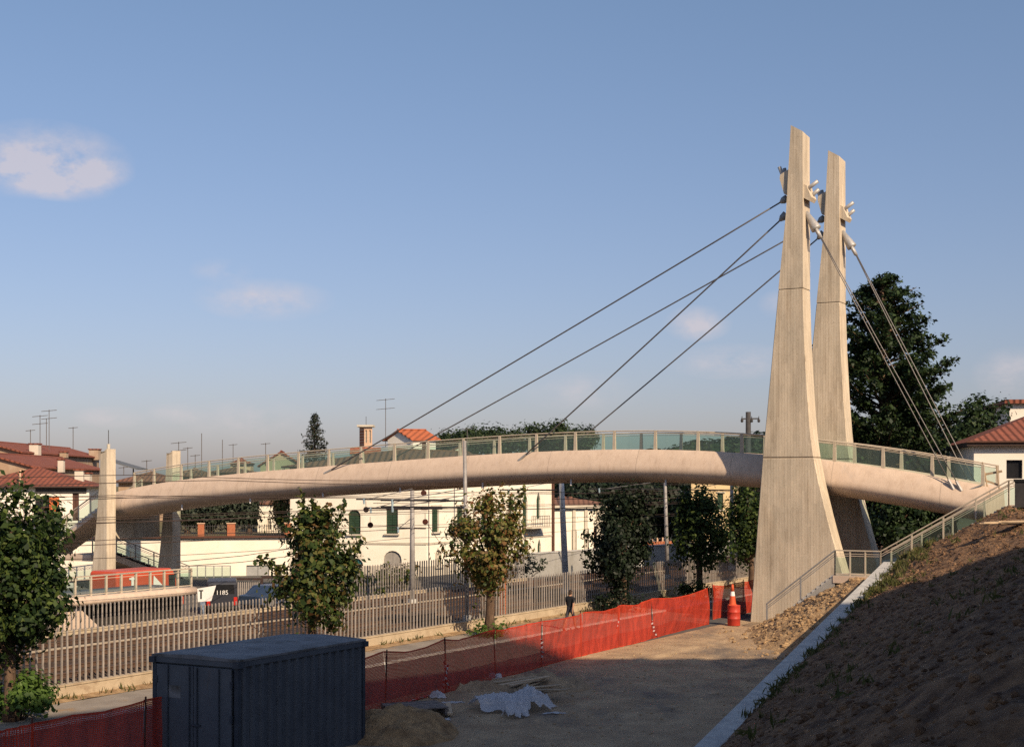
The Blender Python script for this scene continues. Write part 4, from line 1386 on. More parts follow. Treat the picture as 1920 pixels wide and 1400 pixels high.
# red and white warning tape tied to some posts
def tape(points, label):
    t = None
    for i, (a, b) in enumerate(zip(points[:-1], points[1:])):
        d = (b - a); s = V(.03, -.02, .0)
        o = MB().quad(a - s, a + s, b + s, b - s)
        if t is None:
            t = tag(MB().tube([a + V(0, 0, .02), a], .012, 5).build('warning_tape', 'tape_white'), label, 'tape', 'strips of red and white tape')
        o.build('stripe', 'tape_white' if i % 2 else 'tape_red', t)
random.seed(5)
def strand(px, py0, py1, D, n, dx=0):
    return [P(px + dx * i / n + random.uniform(-2.5, 2.5), py0 + (py1 - py0) * i / n, D - .08) for i in range(n + 1)]
tape(strand(839, 1245, 1295, G(836, 1298).y, 10, -10), 'crumpled red and white tape hanging on the second net post')
tape(strand(834, 1240, 1290, G(836, 1298).y, 9, 6), 'loose strip of red and white tape beside the second net post')
tape(strand(1016, 1198, 1232, G(1015, 1250).y, 8, 2), 'short red and white tape tied to the post by the lit net')
tape(strand(1221, 1163, 1194, G(1222, 1197).y, 9, 9), 'red and white tape slanting off the post nearest the drum')
tape(strand(1161, 1160, 1178, G(1160, 1213).y, 5, -3), 'little knot of tape halfway along the sunlit net')
tape([G(722 + 100 * i / 14, 1331 - 30 * i / 14) + Z * (.05 + .03 * (i % 2)) for i in range(15)], 'red and white tape lying along the foot of the net')

# ================================================================== DRUM WITH CONE
c = G(1376, 1172)
dr = thing('oil_drum', c, 'dented red oil drum standing by the foot of the tall pylon', 'drum')
pr = [(0.0, .27), (.02, .285), (.30, .285), (.315, .30), (.33, .285), (.60, .285), (.615, .30), (.63, .285), (.88, .285), (.90, .295), (.915, .28)]
MB().tube([c + Z * z for z, r in pr], [r for z, r in pr], 22).build('body', 'drum_red', dr, smooth=True)
MB().tube([c + Z * .90, c + Z * .921], .25, 22).build('lid', 'drum_red', dr)
cn = thing('traffic_cone', c + Z * .92, 'orange and white traffic cone standing on the red drum', 'cone')
MB().box(c + V(-.06, .02, .935), X * .19, Y * .19, Z * .015).build('base', 'cone_orange', cn)
cb_ = c + V(-.06, .02, .95)
MB().tube([cb_, cb_ + Z * .38], [.165, .1137], 18, cap=False).build('cone_body', 'cone_orange', cn, smooth=True)
MB().tube([cb_ + Z * .38, cb_ + Z * .58], [.1137, .085], 18, cap=False).build('band', 'white_paint', cn, smooth=True)
MB().tube([cb_ + Z * .58, cb_ + Z * .90], [.085, .04], 18).build('cone_tip', 'cone_orange', cn, smooth=True)

# ================================================================== SITE CONTAINER
cu = V(.48, .877, 0); cv = V(-.877, .48, 0)
cc = V(-5.98, 31.4, 0)                       # near corner
CL, CW, CH = 4.75, 2.35, 2.5
ct = thing('site_container', cc + cu * CL / 2 + cv * CW / 2, 'dark blue steel site container in the shade of the yard', 'container')
# corrugated long side facing the yard
def corr(name, o, d, L, out, z0, z1, pitch=.30, dep=.05, m='container_paint'):
    n = int(L / pitch); pts = []
    for i in range(n):
        x = i * L / n; w = L / n
        for f, e in ((0, 0), (.32, 0), (.42, dep), (.68, dep), (.78, 0)):
            pts.append(o + d * (x + w * f) + out * e)
    pts.append(o + d * L)
    mb = MB()
    k = len(pts)
    mb.v = [tuple(q + Z * z0) for q in pts] + [tuple(q + Z * z1) for q in pts]
    mb.f = [(i, i + 1, i + 1 + k, i + k) for i in range(k - 1)]
    mb.build(name, m, ct)
cs = cc - cv * .0
corr('side_panel', cc, cu, CL, -cv, .12, CH - .12)
corr('side_panel', cc + cv * CW, cu, CL, cv, .12, CH - .12)
corr('end_panel', cc + cu * CL, cv, CW, cu, .12, CH - .12)
mb = MB(); mb.box(cc + cu * (CL / 2) + cv * (CW / 2) + Z * (CH / 2), cu * (CL / 2 - .06), cv * (CW / 2 - .06), Z * (CH / 2 - .14)); mb.build('body', 'container_paint', ct)
for du in (0, CL):
    for dv_ in (0, CW):
        b = cc + cu * du + cv * dv_
        m2 = MB(); m2.box(b + Z * CH / 2, cu * .055, cv * .055, Z * (CH / 2 - .002)); m2.build('corner_post', 'container_trim', ct)
for dv_ in (0, CW):
    for z in (.06, CH - .06):
        m2 = MB(); m2.box(cc + cu * CL / 2 + cv * dv_ + Z * z, cu * (CL / 2 - .056), cv * .06, Z * .062); m2.build('rail', 'container_paint', ct)
for du in (0, CL):
    for z in (.06, CH - .06):
        m2 = MB(); m2.box(cc + cu * du + cv * CW / 2 + Z * z, cu * .06, cv * (CW / 2 - .056), Z * .062); m2.build('rail', 'container_paint', ct)
# roof: shallow pitched sheet with an overhang
rf = MB()
o0 = cc - cu * .07 - cv * .07 + Z * CH
LL, WW = CL + .14, CW + .14
rg = .10
secs = [[o0 + cu * x + Z * 0, o0 + cu * x + cv * WW, o0 + cu * x + cv * WW + Z * .05, o0 + cu * x + cv * WW / 2 + Z * rg, o0 + cu * x + Z * .05] for x in (0, LL)]
recalc(rf.sweep(secs).build('roof', 'container_roof', ct))
# doors on the end: two leaves with seam, hinges and handle
for k in (0, 1):
    a = cc + cv * (.10 + k * (CW - .20) / 2 + (.006 if k else 0)) - cu * .075
    wd = (CW - .20) / 2 - .012
    m2 = MB(); m2.box(a + cv * wd / 2 + Z * (CH / 2), cu * .02, cv * wd / 2, Z * (CH / 2 - .16))
    d_ = m2.build('door', 'container_paint', ct)
    for z in (.5, 1.25, 2.0):
        m3 = MB(); e = a + (cv * wd if k else cv * 0)
        m3.box(e + Z * z - cu * .02, cu * .02, cv * .03, Z * .08); m3.build('hinge', 'container_trim', d_)
h0 = cc + cv * (CW / 2) - cu * .115 + Z * 1.05
MB().bar(h0 - cv * .22, h0 + cv * .05, .03, .045).build('handle', 'container_trim', ct)
for e in (.10, -.12, .72, -.74):
    MB().tube([h0 + cv * e + Z * -.88, h0 + cv * e + Z * 1.28], .018, 6).build('lock_rod', 'container_trim', ct)
for du in (-.03, CL + .03):
    for dv_ in (-.03, CW + .03):
        for z in (.07, CH - .07):
            MB().box(cc + cu * du + cv * dv_ + Z * z, cu * .085, cv * .085, Z * .065).build('corner_casting', 'container_trim', ct)
MB().box(cc + cv * (CW * .74) - cu * .098 + Z * 1.75, cu * .004, cv * .2, Z * .14).build('plate', 'container_roof', ct)

# ================================================================== RUBBISH IN THE YARD
def heap(name, label, c, rx, ry, h, m, seed, cat='soil heap', n=64, rot=0.0):
    def fn(a, b):
        x, y = (a * math.cos(rot) - b * math.sin(rot)), (a * math.sin(rot) + b * math.cos(rot))
        d = math.sqrt((a / rx) ** 2 + (b / ry) ** 2)
        z = h * max(0, 1 - d ** 1.4)
        z += (.20 * fbm(c.x + x, c.y + y + seed, 1.4, 5) + .08 * fbm(c.x + x, c.y + y, 5, 3)) * min(1, max(0, (1.05 - d) * 3))
        if d > .98: z = -.08
        return V(c.x + x, c.y + y, c.z + z - .01)
    o = grid(name, rng(-rx, rx, n), rng(-ry, ry, n), fn, m)
    return tag(o, label, cat)
heap('soil_heap', 'brown heap of loose earth against the right end of the container', G(728, 1378) + V(.2, .3, 0), 1.6, 1.9, .72, 'dirt_heap', 3)
heap('soil_heap', 'low grey-brown heap of earth behind the crumpled plastic sheet', G(1025, 1288), 1.5, 1.2, .42, 'dirt_yard', 9)
heap('soil_heap', 'small flat rise of earth at the foot of the net', G(930, 1290), 1.6, .8, .22, 'dirt_yard', 14)
random.seed(21)
def planks(name, label, c, n, L, w, ang0, m, spread=.5, cat='planks', th=.035, z0=.0):
    t = thing(name, c, label, cat)
    for i in range(n):
        a = ang0 + random.uniform(-spread, spread)
        d = V(math.cos(a), math.sin(a), 0)
        s = V(-d.y, d.x, 0)
        o = c + s * random.uniform(-.5, .5) * w * n * .55 + d * random.uniform(-.3, .3)
        l = L * random.uniform(.7, 1.1)
        z = z0 + .03 + th * 1.1 * (i % 4)
        MB().bar(o - d * l / 2 + Z * z, o + d * l / 2 + Z * (z + random.uniform(-.02, .08)), w, th).build('plank', m, t)
    return t
planks('plank_pile', 'loose pale planks piled behind the plastic sheet', G(985, 1304), 10, 1.9, .17, 1.0, 'wood_plank', .4, z0=.34)
planks('plank_pile', 'splintered boards right of the plastic sheet', G(1012, 1314), 7, 1.3, .18, .3, 'wood_plank', .5, z0=.26)
# pallet of grey boards by the net
pc = G(780, 1336)
pl = thing('pallet', pc, 'weathered grey pallet lying at the foot of the net', 'pallet')
pu, pv = V(.95, .31, 0), V(-.31, .95, 0)
for i in range(7):
    MB().bar(pc + pv * (-.6 + .2 * i) - pu * .85 + Z * .20, pc + pv * (-.6 + .2 * i) + pu * .75 + Z * .22, .16, .03).build('board', 'wood_grey', pl)
for e in (-.75, 0, .7):
    MB().bar(pc + pu * e - pv * .7 + Z * .11, pc + pu * e + pv * .7 + Z * .11, .10, .14).build('bearer', 'wood_grey', pl)
MB().bar(pc + pu * .75 - pv * .85 + Z * .06, pc + pu * 1.05 + pv * .45 + Z * .16, .14, .06).build('loose_board', 'wood_plank', pl)
# crumpled plastic sheets
def plastic(c, rx, ry, h, seed, label, n=90, folds=11):
    """a rumpled sheet: rounded folds lying over each other, feathering out to a torn edge"""
    rs_ = random.Random(int(seed * 10))
    fd = []
    for k in range(folds):
        a = rs_.random() * 6.28; r_ = rs_.random() ** .5 * .62
        cx, cy = rx * r_ * math.cos(a), ry * r_ * math.sin(a)
        th = rs_.random() * 3.14; L = rx * rs_.uniform(.25, .7)
        fd.append((cx, cy, math.cos(th) * L, math.sin(th) * L, rs_.uniform(.16, .34) * rx, h * rs_.uniform(.45, 1.0) * (1 - .5 * r_)))
    def fn(x, y):
        wx = x + .10 * noise.noise(V(x * 3 + seed, y * 3, 1)); wy = y + .10 * noise.noise(V(x * 3, y * 3 + seed, 4))
        z = 0
        for (cx, cy, dx, dy, w, hh) in fd:
            t = max(-1, min(1, ((wx - cx) * dx + (wy - cy) * dy) / (dx * dx + dy * dy)))
            d2 = ((wx - cx - dx * t) ** 2 + (wy - cy - dy * t) ** 2) / (w * w)
            q = hh * math.exp(-d2 * 1.6) * (1 - .35 * t * t)
            z = max(z, q) + .25 * min(z, q)
        wr = abs(noise.noise(V(x * 5 + seed, y * 9, 3))) + .6 * abs(noise.noise(V(x * 13, y * 11 + seed, 6)))
        z = z * (.88 + .32 * wr) + .02 * wr
        d = math.sqrt((x / rx) ** 2 + (y / ry) ** 2)
        z *= max(0, min(1, (1.0 - d) * 4))
        return z + .02
    mb = MB(); idx = {}
    for i in range(n):
        for j in range(n):
            x, y = rx * (2 * i / (n - 1) - 1), ry * (2 * j / (n - 1) - 1)
            a = math.atan2(y / ry, x / rx); d = math.sqrt((x / rx) ** 2 + (y / ry) ** 2)
            lim = .82 + .30 * noise.noise(V(math.cos(a) * 1.8 + seed, math.sin(a) * 1.8, 2)) + .10 * noise.noise(V(math.cos(a) * 6 + seed, math.sin(a) * 6, 7))
            if d < lim:
                idx[i, j] = len(mb.v); mb.v.append((c.x + x, c.y + y, c.z + fn(x, y)))
    for (i, j) in list(idx):
        if (i + 1, j) in idx and (i, j + 1) in idx and (i + 1, j + 1) in idx:
            mb.f.append((idx[i, j], idx[i + 1, j], idx[i + 1, j + 1], idx[i, j + 1]))
    o = mb.build('plastic_sheet', 'plastic_sheet', smooth=True)
    return tag(o, label, 'plastic sheet')
plastic(G(955, 1332) + V(0, .5, 0), 1.5, 1.3, .46, 2.0, 'big crumpled sheet of milky plastic lying in the yard', 150, 13)
plastic(G(968, 1343) + V(0, .1, 0), .45, .42, .40, 31.0, 'smaller wad of whiter plastic in front of the big crumpled sheet', 40, 6)
plastic(G(822, 1350), .45, .35, .05, 5.0, 'flat scrap of pale plastic in front of the pallet', 34, 5)
plastic(G(820, 1308), .32, .22, .20, 8.0, 'small crumpled scrap of plastic at the net foot', 34, 5)
plastic(G(1040, 1338), .42, .2, .03, 11.0, 'thin flat scrap of plastic right of the big sheet', 34, 5)
plastic(G(930, 1272), .28, .22, .2, 12.0, 'little wad of grey plastic under the middle net post', 34, 5)
plastic(G(848, 1318), .5, .2, .04, 15.0, 'torn pale plastic lying between the pallet and the net', 34, 5)

# ================================================================== PERSON
def person(pos, face):
    t = thing('person', pos, 'person in black t-shirt and dark shorts walking along behind the net', 'person')
    f = Vector(face).normalized(); s = V(f.y, -f.x, 0)      # s: to the person's right
    def w(r, fw, z): return pos + s * r + f * fw + Z * z
    vs, rs, es = [], [], []
    def chain(start, pts):
        prev = start
        for q, r in pts:
            vs.append(q); rs.append(r)
            i = len(vs) - 1
            if prev is not None: es.append((prev, i))
            prev = i
        return prev
    pel = chain(None, [(w(0, 0, .93), (.15, .115))])
    ab = chain(pel, [(w(0, .0, 1.08), (.145, .105)), (w(0, .01, 1.24), (.165, .115))])
    ch = chain(ab, [(w(0, 0, 1.38), (.16, .105))])
    nk = chain(ch, [(w(0, .01, 1.50), (.058, .058)), (w(0, .03, 1.565), (.075, .085)), (w(0, .035, 1.645), (.078, .098)), (w(0, .03, 1.72), (.06, .075))])
    for sd, lf, af in ((1, .30, -.26), (-1, -.24, .26)):
        hip = chain(pel, [(w(.095 * sd, .01, .86), (.095, .095))])
        kn = chain(hip, [(w(.10 * sd, lf * .62, .50 + .02 * (lf > 0)), (.064, .064)), (w(.10 * sd, lf * .75 - (.10 if lf < 0 else .0), .28), (.056, .056)),
                         (w(.10 * sd, lf - (.16 if lf < 0 else -.02), .09 + (.05 if lf < 0 else 0)), (.040, .040))])
        chain(kn, [(w(.11 * sd, lf + .12 - (.16 if lf < 0 else -.02), .045), (.040, .034)), (w(.115 * sd, lf + .20 - (.16 if lf < 0 else -.02), .035), (.03, .024))])
        sh = chain(ch, [(w(.19 * sd, 0, 1.41), (.062, .062))])
        hd = chain(sh, [(w(.245 * sd, af * .45, 1.15), (.043, .043)), (w(.25 * sd, af * .95 + .06, .93), (.032, .032)), (w(.25 * sd, af * 1.1 + .09, .85), (.036, .022))])
        for k, (o1, L) in enumerate([(-.024, .07), (-.008, .085), (.008, .08), (.024, .062)]):
            base = w(.25 * sd, af * 1.1 + .09, .85)
            chain(hd, [(base + f * o1 + Z * -.05, (.009, .009)), (base + f * (o1 + .01) + Z * -(.05 + L * .6) - s * sd * .01, (.008, .008)), (base + f * (o1 + .015) + Z * -(.05 + L) - s * sd * .025, (.007, .007))])
        base = w(.25 * sd, af * 1.1 + .09, .85)
        chain(hd, [(base + f * .04 + Z * -.01, (.010, .010)), (base + f * .06 + Z * -.05, (.009, .009))])
    me = bpy.data.meshes.new('body')
    me.from_pydata([tuple(q) for q in vs], es, [])
    o = bpy.data.objects.new('body', me); COL.objects.link(o)
    sk = o.modifiers.new('skin', 'SKIN')
    if not me.skin_vertices:
        bpy.context.view_layer.objects.active = o
        bpy.ops.object.select_all(action='DESELECT')
        o.select_set(True)
        bpy.ops.mesh.customdata_skin_add()
    for i, r in enumerate(rs):
        me.skin_vertices[0].data[i].radius = r
    me.skin_vertices[0].data[0].use_root = True
    sb = o.modifiers.new('smooth', 'SUBSURF'); sb.levels = 1; sb.render_levels = 1
    dg = bpy.context.evaluated_depsgraph_get()
    ev = o.evaluated_get(dg)
    me2 = bpy.data.meshes.new_from_object(ev)
    o.modifiers.clear()
    o.data = me2
    for m in ('skin', 'shirt_black', 'shorts', 'black_paint'):
        me2.materials.append(MATS[m])
    for p in me2.polygons:
        c = p.center - pos
        r = abs(c.dot(s)); z = c.z
        mi = 0
        if z < .085: mi = 3
        elif .55 < z < 1.0 and r < .215: mi = 2
        elif 1.0 <= z < 1.50 and (r < .2 or z > 1.22): mi = 1
        p.material_index = mi
        p.use_smooth = True
    attach(o, t)
    # hair cap
    mb = MB()
    hc = w(0, .025, 1.665)
    for i in range(7):
        th = math.pi / 2 * i / 6
        for j in range(14):
            a = 2 * math.pi * j / 14
            back = -.5 if math.cos(a) < 0 else 0
            zz = math.sin(th) * .105 - (1 - i / 6) * (.09 if math.cos(a) < .2 else .0)
            mb.v.append(tuple(hc + f * (math.cos(a) * math.cos(th) * .112 - .008) + s * (math.sin(a) * math.cos(th) * .09) + Z * zz))
    for i in range(6):
        for j in range(14):
            a, b = i * 14 + j, i * 14 + (j + 1) % 14
            mb.f.append((a, b, b + 14, a + 14))
    mb.build('hair', 'hair', t, smooth=True)
    # nose and ears
    MB().tube([w(0, .13, 1.655), w(0, .155, 1.63), w(0, .13, 1.62)], [.008, .014, .010], 6).build('nose', 'skin', t)
    for sd in (-1, 1):
        MB().tube([w(.083 * sd, .02, 1.665), w(.094 * sd, .01, 1.65), w(.085 * sd, .02, 1.625)], [.008, .016, .008], 6).build('ear', 'skin', t)
    return t
person(V(2.52, 62.6, .0), (.55, .83, 0))

# ================================================================== BUILDINGS
def wall_face(parent, c, d, L, z0, z1, openings, m, th=.25, fills=True):
    """wall from c along d (outside is to the right of d), with real openings (r0, r1, za, zb, kind, fill)"""
    d = Vector(d).normalized(); outn = V(d.y, -d.x, 0)
    def w(r, z, dep=0.0): return V(c.x, c.y, 0) + d * r - outn * dep + Z * z
    rs = sorted(set([0, L] + [o[0] for o in openings] + [o[1] for o in openings]))
    zs = sorted(set([z0, z1] + [o[2] for o in openings] + [o[3] for o in openings]))
    rs = [r for r in rs if 0 <= r <= L]; zs = [z for z in zs if z0 <= z <= z1]
    mb = MB()
    for i in range(len(rs) - 1):
        for j in range(len(zs) - 1):
            rc, zc = (rs[i] + rs[i + 1]) / 2, (zs[j] + zs[j + 1]) / 2
            if any(o[0] < rc < o[1] and o[2] < zc < o[3] for o in openings): continue
            mb.quad(w(rs[i], zs[j]), w(rs[i + 1], zs[j]), w(rs[i + 1], zs[j + 1]), w(rs[i], zs[j + 1]))
    for (r0, r1, za, zb, kind, fill) in openings:
        dep = .22 if kind != 'deep' else .4
        mb.quad(w(r0, za), w(r0, za, dep), w(r0, zb, dep), w(r0, zb))
        mb.quad(w(r1, za, dep), w(r1, za), w(r1, zb), w(r1, zb, dep))
        mb.quad(w(r0, zb), w(r0, zb, dep), w(r1, zb, dep), w(r1, zb))
        mb.quad(w(r0, za, dep), w(r0, za), w(r1, za), w(r1, za, dep))
        if kind == 'arch' or kind == 'gothic':
            rc, hw = (r0 + r1) / 2, (r1 - r0) / 2
            hh = hw if kind == 'arch' else hw * 2.0
            N = 8
            arc = []
            for k in range(N + 1):
                a = math.pi * k / N
                x = -hw * math.cos(a)
                zz = (hh * math.sin(a)) if kind == 'arch' else hh * (1 - abs(x / hw) ** 1.35)
                arc.append((rc + x, zb - hh + zz))
            for k in range(N):
                (xa, zA), (xb, zB) = arc[k], arc[k + 1]
                mb.quad(w(xa, zA), w(xb, zB), w(xb, zb), w(xa, zb))
                mb.quad(w(xa, zA, dep), w(xb, zB, dep), w(xb, zB), w(xa, zA))
    o = mb.build('wall', m, parent)
    if fills:
        for (r0, r1, za, zb, kind, fill) in openings:
            if fill is None: continue
            g = MB()
            if fill in ('shutter_green', 'shutter_teal', 'door_brown', 'door_grey', 'shutter_grey'):
                nm = 'shutter' if fill.startswith('shutter') else 'door'
                mid = (r0 + r1) / 2
                for (a, b) in ((r0 + .015, mid - .012), (mid + .012, r1 - .015)):
                    leaf = MB().hexa([w(a, za + .02, .12), w(b, za + .02, .12), w(b, za + .02, .17), w(a, za + .02, .17)], [w(a, zb - .02, .12), w(b, zb - .02, .12), w(b, zb - .02, .17), w(a, zb - .02, .17)]).build(nm, fill, parent)
                    if zb - za > 1.2 and nm == 'shutter':
                        sm = MB()
                        k = int((zb - za) / .16)
                        for q in range(k):
                            zq = za + .08 + (zb - za - .16) * q / max(1, k - 1)
                            sm.bar(w(a + .03, zq, .115), w(b - .03, zq, .115), .03, .02)
                        sm.build('louvres', fill, leaf)
                MB().quad(w(r0, za, .20), w(r1, za, .20), w(r1, zb, .20), w(r0, zb, .20)).build('pane', 'dark_glass', parent)
            else:
                plain = fill == 'void'
                fill = 'dark_glass' if plain else fill
                wn_ = MB()
                wn_.quad(w(r0, za, .19), w(r1, za, .19), w(r1, zb, .19), w(r0, zb, .19))
                po = wn_.build('window', fill, parent)
                if plain: continue
                fr = MB()
                for a in (r0 + .03, (r0 + r1) / 2, r1 - .03):
                    fr.bar(w(a, za, .16), w(a, zb, .16), .05, .04, up=outn)
                fr.bar(w(r0, (za + zb) / 2, .155), w(r1, (za + zb) / 2, .155), .05, .04)
                fr.build('frame', 'stone_trim', po)
            if kind in ('sill', 'arch') and za > z0 + .5:
                MB().box(w((r0 + r1) / 2, za - .05, -.07), d * ((r1 - r0) / 2 + .12), outn * .09, Z * .05).build('sill', 'stone_trim', parent)
            if kind == 'sill':
                MB().box(w((r0 + r1) / 2, zb + .12, -.06), d * ((r1 - r0) / 2 + .16), outn * .08, Z * .05).build('lintel', 'stone_trim', parent)
    return w
def openings_px(c, d, items):
    res = []
    for (x0, x1, y0, y1, kind, fill) in items:
        a, b = on_line(x0, c, d), on_line(x1, c, d)
        Dm = (c + d * (a + b) / 2).y
        res.append((min(a, b), max(a, b), ZY(y1, Dm), ZY(y0, Dm), kind, fill))
    return res
def hip_roof(parent, corners, z, ridge_h, over, m, thick=.12, ridge_frac=.35):
    """corners: four ground corners in order; hip roof with overhang"""
    c = [Vector((q[0], q[1], 0)) for q in corners]
    ctr = sum(c, V(0, 0, 0)) / 4
    e = [q + (q - ctr).normalized() * over * 1.4 for q in c]
    l01 = (e[1] - e[0]).length; l12 = (e[2] - e[1]).length
    if l01 > l12:
        m0, m1 = (e[0] + e[3]) / 2, (e[1] + e[2]) / 2
        r0, r1 = m0 + (m1 - m0).normalized() * l12 * ridge_frac, m1 - (m1 - m0).normalized() * l12 * ridge_frac
        fc = [(0, 1, 5, 4), (1, 2, 5), (2, 3, 4, 5), (3, 0, 4)]
    else:
        m0, m1 = (e[0] + e[1]) / 2, (e[3] + e[2]) / 2
        r0, r1 = m0 + (m1 - m0).normalized() * l01 * ridge_frac, m1 - (m1 - m0).normalized() * l01 * ridge_frac
        fc = [(0, 1, 4), (1, 2, 5, 4), (2, 3, 5), (3, 0, 4, 5)]
    vs = [q + Z * z for q in e] + [r0 + Z * (z + ridge_h), r1 + Z * (z + ridge_h)]
    o = recalc(MB().add(vs, fc).build('roof', m, parent))
    mb = MB()
    mb.hexa([q + Z * (z - thick) for q in e], [q + Z * (z - .005) for q in e])
    recalc(mb.build('eaves', 'gate_brown', parent))
    # ridge tiles
    MB().tube([r0 + Z * (z + ridge_h), r1 + Z * (z + ridge_h)], .10, 6).build('ridge', m, o)
    return o
def gable_roof(parent, a, b, c, d, z, rh, over, m, thick=.14):
    """a-b and d-c are the eaves, a-d and b-c the gables"""
    a, b, c, d = [Vector((q[0], q[1], 0)) for q in (a, b, c, d)]
    u = (b - a).normalized(); v = (d - a).normalized()
    a2, b2, c2, d2 = a - u * over - v * over, b + u * over - v * over, c + u * over + v * over, d - u * over + v * over
    dz = rh / ((d - a).length / 2) * over
    r0, r1 = (a2 + d2) / 2 + Z * (z + rh), (b2 + c2) / 2 + Z * (z + rh)
    A, B_, C_, D_ = [q + Z * (z - dz) for q in (a2, b2, c2, d2)]
    mb = MB()
    t = Z * thick
    mb.sweep([[A, r0, D_, D_ + t, r0 + t, A + t], [B_, r1, C_, C_ + t, r1 + t, B_ + t]])
    o = recalc(mb.build('roof', m, parent))
    MB().tube([r0 + t, r1 + t], .10, 6).build('ridge', m, o)
    return o
def block(parent, c, u, v, L, Wd, z0, z1, m, front=(), side=(), roofless=False, other=True):
    """front wall from c along u, side wall from c along v (v seen on the outside from its other hand)"""
    w1 = wall_face(parent, c, u, L, z0, z1, list(front), m)
    # side wall: start at the far end so that outside is to the right
    w2 = wall_face(parent, c + v * Wd, -v, Wd, z0, z1, [(Wd - b, Wd - a, p, q, k, f) for (a, b, p, q, k, f) in side], m)
    if other:
        mb = MB()
        e, g, h = c + u * L, c + u * L + v * Wd, c + v * Wd
        mb.quad(e + Z * z0, g + Z * z0, g + Z * z1, e + Z * z1)
        mb.quad(g + Z * z0, h + Z * z0, h + Z * z1, g + Z * z1)
        mb.build('rear_wall', m, parent)
    return [c, c + u * L, c + u * L + v * Wd, c + v * Wd]

# ---- the cream villa -------------------------------------------------------
vc = V(P(800, 905, 98.5).x, 98.5, 0)
ua = V(-.985, .17, 0).normalized()      # left face runs off to the left, almost square to the view
ub = RW.copy()
la, lb = on_line(544, vc, ua), on_line(1036, vc, ub)
villa = thing('villa', vc + ua * la / 2 + ub * lb / 2, 'large cream villa with green shutters and arched doors under the bridge deck', 'house')
fa = openings_px(vc, ua, [(595, 616, 957, 1001, 'sill', 'shutter_green'), (653, 676, 955, 1001, 'arch', 'shutter_green'), (724, 746, 952, 1000, 'sill', 'shutter_green'),
                          (654, 681, 1046, 1096, 'arch', 'shutter_teal'), (719, 753, 1032, 1092, 'arch', 'door_grey'), (590, 612, 1050, 1092, 'arch', 'door_brown')])
fb = openings_px(vc, ub, [(810, 823, 951, 997, 'sill', 'shutter_green'), (857, 869, 950, 996, 'sill', 'shutter_green'), (903, 914, 950, 994, 'sill', 'shutter_green'),
                          (953, 961, 924, 990, 'gothic', 'shutter_green'), (980, 989, 922, 992, 'gothic', 'shutter_green'), (1006, 1013, 922, 972, 'gothic', 'shutter_green'),
                          (1008, 1014, 1010, 1046, 'gothic', 'shutter_green'), (981, 989, 1008, 1057, 'gothic', 'shutter_teal'), (857, 869, 895, 917, '', 'dark_glass'), (902, 912, 895, 915, '', 'dark_glass'),
                          (816, 828, 1030, 1062, 'arch', 'stone_trim')])
ZV = 7.55
# face A: outside must lie to the right of the walking direction, so walk from its far end back to the corner
wall_face(villa, vc + ua * la, -ua, la, 0, ZV, [(la - b, la - a, p, q, k, f) for (a, b, p, q, k, f) in fa], 'cream_wall')
wall_face(villa, vc, ub, lb, 0, ZV, fb, 'cream_wall')
mb = MB()
e, g, h = vc + ua * la, vc + ua * la + ub * lb, vc + ub * lb
mb.quad(e, g, g + Z * ZV, e + Z * ZV); mb.quad(g, h, h + Z * ZV, g + Z * ZV)
mb.build('rear_wall', 'cream_wall', villa)
outA, outB = V(-.17, -.985, 0).normalized(), V(.866, -.5, 0)
for z, hh, dd in ((2.25, .07, .05), (ZV - .25, .14, .12), (.35, .35, .04)):
    MB().box(vc + ua * la / 2 + outA * dd / 2 + Z * z, ua * (la / 2 - .002), outA * dd / 2, Z * hh).build('string_course', 'stone_trim', villa)
    MB().box(vc + ub * lb / 2 + outB * dd / 2 + Z * z, ub * (lb / 2 - .002), outB * dd / 2, Z * hh).build('string_course', 'stone_trim', villa)
MB().tube([vc + ub * (lb - .1) + outB * .12, vc + ub * (lb - .1) + outB * .12 + Z * ZV], .10, 8).build('downpipe', 'door_brown', villa)
bl = on_line(996, vc, ub); bz = ZY(988, (vc + ub * bl).y)
bs = MB().box(vc + ub * bl + outB * .45 + Z * bz, ub * 1.5, outB * .45, Z * .07).build('balcony', 'stone_trim', villa)
for k in range(11):
    MB().tube([vc + ub * (bl - 1.4 + .28 * k) + outB * .85 + Z * bz, vc + ub * (bl - 1.4 + .28 * k) + outB * .85 + Z * (bz + .85)], .02, 5).build('baluster', 'pole_dark', bs)
MB().bar(vc + ub * (bl - 1.45) + outB * .85 + Z * (bz + .87), vc + ub * (bl + 1.45) + outB * .85 + Z * (bz + .87), .05, .04).build('handrail', 'pole_dark', bs)
hip_roof(villa, [vc, vc + ub * lb, vc + ub * lb + ua * la, vc + ua * la], ZV, 1.25, .5, 'roof_brown', ridge_frac=.5)

# ---- grey garden wall, brick terrace, chapel and house right of the villa ------
gw = [V(P(968, 905, 96).x, 96, 0), V(P(1195, 905, 108).x, 108, 0), V(P(1430, 905, 122).x, 122, 0)]
for i, lab in ((0, 'low grey garden wall at the foot of the villa'), (1, 'long grey wall beyond the railway right of the dark tree')):
    a, b = gw[i], gw[i + 1]
    d = (b - a).normalized()
    t = thing('boundary_wall', (a + b) / 2, lab, 'wall')
    n = 6
    for k in range(n):
        w0, w1 = a + (b - a) * (k / n), a + (b - a) * ((k + 1) / n) - d * .02
        MB().bar(w0 + Z * .8, w1 + Z * .8, .3, 1.6).build('bay', 'grey_wall', t)
        MB().bar(w0 + Z * 1.64, w1 + Z * 1.64, .4, .08).build('coping', 'concrete_kerb', t)
ch = thing('arcaded_building', P(1100, 905, 118), 'low cream arcaded building behind the dark tree', 'building')
c0 = V(P(1040, 905, 116).x, 116, 0); dd = V(.86, .51, 0).normalized(); Lc = on_line(1152, c0, dd)
